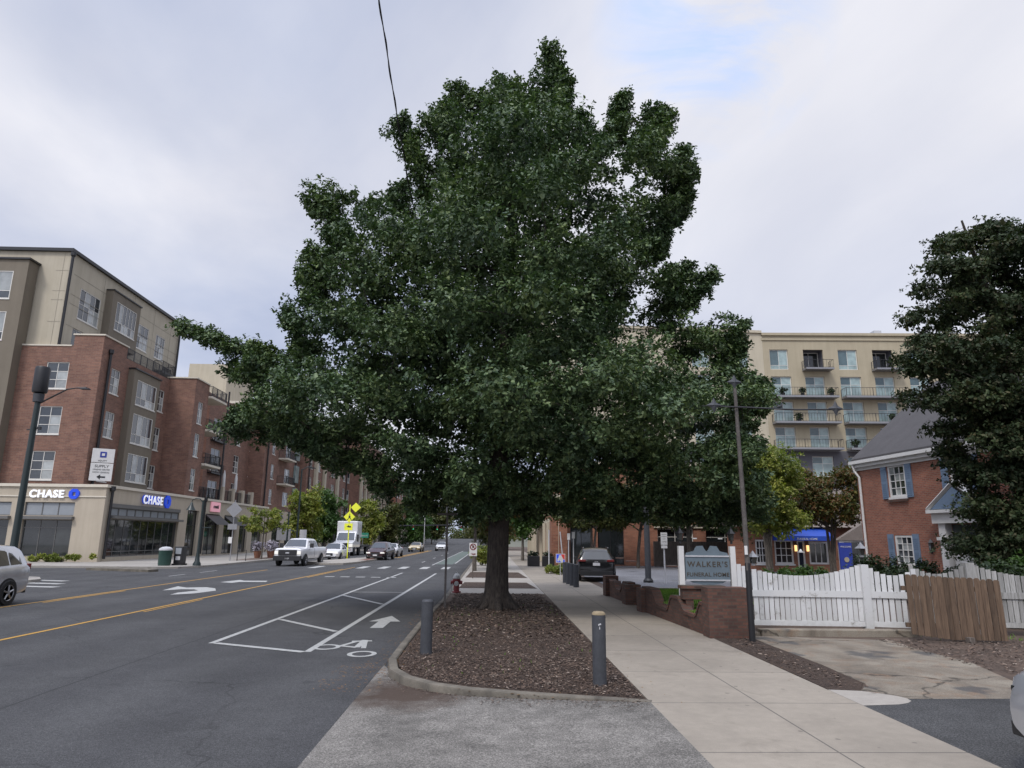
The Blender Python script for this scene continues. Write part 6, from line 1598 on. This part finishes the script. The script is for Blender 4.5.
def r_pick(add, y, hw):
    add('tail_light', M['tail'], hw*.84,hw*.98,y-.02,y+.1,.85,1.2, True); add('bumper', M['chrome'], -hw*.9,hw*.9,y-.12,y+.02,.5,.68)
whitep = paint('white_paint_car', (.68,.68,.69), .28, 0, .8)
pk = vehicle('pickup_truck', 'white crew cab pickup with a black grille facing the camera in the oncoming lane', 'pickup', PK, 2.06, whitep, (-1.75,2.0), .41, [(3,4,.2,.95),(4,5,.03,.47),(4,5,.53,.97),(5,6,.0,.9)], [(6,7,'windscreen')], (-14.55,54.6,ZR), R(176), f_pick, r_pick)
add_to(pk, 'cargo_bed', M['plast'], -.80,.80,-2.85,-1.10,1.345,1.36)
add_to(pk, 'door_seam', M['plast'], .999,1.006,-.06,-.04,.55,1.28); add_to(pk, 'door_seam', M['plast'], -1.006,-.999,-.06,-.04,.55,1.28)
# box truck with a flat trailer
tr = empty('box_truck', (-16.9,84,ZR), 'white lorry with a high white fairing over its cab, behind the pickup', 'truck', world=False); tr.rotation_euler = (0,0,R(180))
MB().box(-1.2,1.2,-1.5,1.3,2.05,3.95).build('cargo_box', whitep, tr, bevel=.08); m = MB(); m.prism([(-1.3,.9),(3.2,.9),(3.3,1.5),(2.0,1.75),(1.4,2.65),(1.3,2.75),(-1.3,2.75)], -1.12,1.12,'x'); m.build('cab', whitep, tr, bevel=.07)
m = MB(); m.add([(-1.0,2.04,1.80),(1.0,2.04,1.80),(.92,1.50,2.60),(-.92,1.50,2.60)], [(0,1,2,3)]); m.build('windscreen', M['carglass'], tr)
MB().box(-.55,.55,3.2,3.36,.95,1.45).build('grille', M['plast'], tr, bevel=.02); MB().box(-1.15,1.15,3.2,3.45,.45,.85).build('bumper', M['ltgrey'], tr, bevel=.04)
for s in (-1,1):
    MB().box(s*.9-.2,s*.9+.2,3.15,3.37,1.0,1.3).build('headlight', M['headlamp'], tr, bevel=.02); MB().box(s*1.38-.1,s*1.38+.1,1.7,1.9,1.6,2.4).build('door_mirror', M['plast'], tr, bevel=.02)
    for y in (2.3,-1.0,-5.8,-6.9): MB().lathe([(.0,-.14),(.5,-.14),(.52,0),(.5,.14),(.0,.14)], (s*1.0,y,.52), 20, 'x').build('wheel', M['tyre'], tr, smooth=40)
MB().box(-1.2,1.2,-8,-1.55,.95,1.15).build('flat_bed', M['plast'], tr)
SED = [(-2.35,.42,.80,.88,.80,.7),(-2.28,.33,.96,1.0,.87,.72),(-1.55,.28,.98,1.05,.90,.72),(-.95,.26,.97,1.38,.905,.60),(-.3,.25,.96,1.46,.91,.62),(.35,.25,.95,1.42,.91,.62),(1.1,.25,.93,.98,.90,.7),(1.9,.27,.84,.89,.88,.68),(2.25,.31,.74,.78,.80,.6),(2.35,.36,.62,.66,.7,.5)]
SS = [(3,4,.05,.96),(4,5,.04,.96)]; gs = [(5,6,'windscreen'),(2,3,'rear_window')]
vehicle('oncoming_car', 'white car half hidden between the pickup and the white lorry', 'car', [(a,b,c,d+.1 if d > 1.1 else d,e,f) for a,b,c,d,e,f in SED], 1.9, whitep, (-1.4,1.4), .34, SS, gs, (-14.6,66.5,ZR), R(178), f_car(lamp='headlamp'), r_car())
vehicle('oncoming_car', 'dark red car with its lights on, right of the crossing sign', 'car', SUV, 1.9, paint('dark_red_paint', (.035,.010,.012), .25), (-1.36,1.38), .35, SIDE_SUV, gw, (-10.7,69.0,ZR), R(175), f_car(lamp='headlamp'), r_car())
vehicle('oncoming_car', 'white car following the dark red car', 'car', SED, 1.9, whitep, (-1.4,1.4), .34, SS, gs, (-11.2,80,ZR), R(177), f_car(), r_car())
vehicle('oncoming_car', 'pale gold car with bright lights far down the road', 'car', SED, 1.9, paint('gold_paint', (.45,.36,.2), .3, .3), (-1.4,1.4), .34, SS, gs, (-11.4,108,ZR), R(178), f_car(lamp='headlamp'), r_car())
vehicle('oncoming_car', 'farthest small white car, just left of the thin T-topped post', 'car', SED, 1.9, whitep, (-1.4,1.4), .34, SS, gs, (-8.2,118,ZR), R(180), f_car(), r_car())
def f_near(add, y, hw):
    add('grille', M['plast'], -hw*.60,hw*.60,y-.1,y+.02,.50,.70); add('bumper', M['plast'], -hw*.70,hw*.70,y-.12,y+.02,.26,.42)
    add('headlight', M['carglass'], hw*.55,hw*.875,y-.26,y-.03,.62,.76, True); add('fog_light', M['plast'], hw*.66,hw*.90,y-.16,y-.005,.34,.46, True)
NEAR = SUV[:-3]+[(1.7,.26,.95,1.0,.90,.72),(2.05,.27,.89,.94,.89,.72),(2.22,.29,.82,.86,.86,.66),(2.31,.34,.68,.72,.80,.55)]
vehicle('waiting_car', 'silver car nose poking in at the right edge of the photo', 'car', NEAR, 1.84, paint('silver_paint_right', (.42,.43,.45), .22, .5, .8), (-1.36,1.38), .36, SIDE_SUV, gw, (6.99,5.68,0), R(90), f_near, r_car())
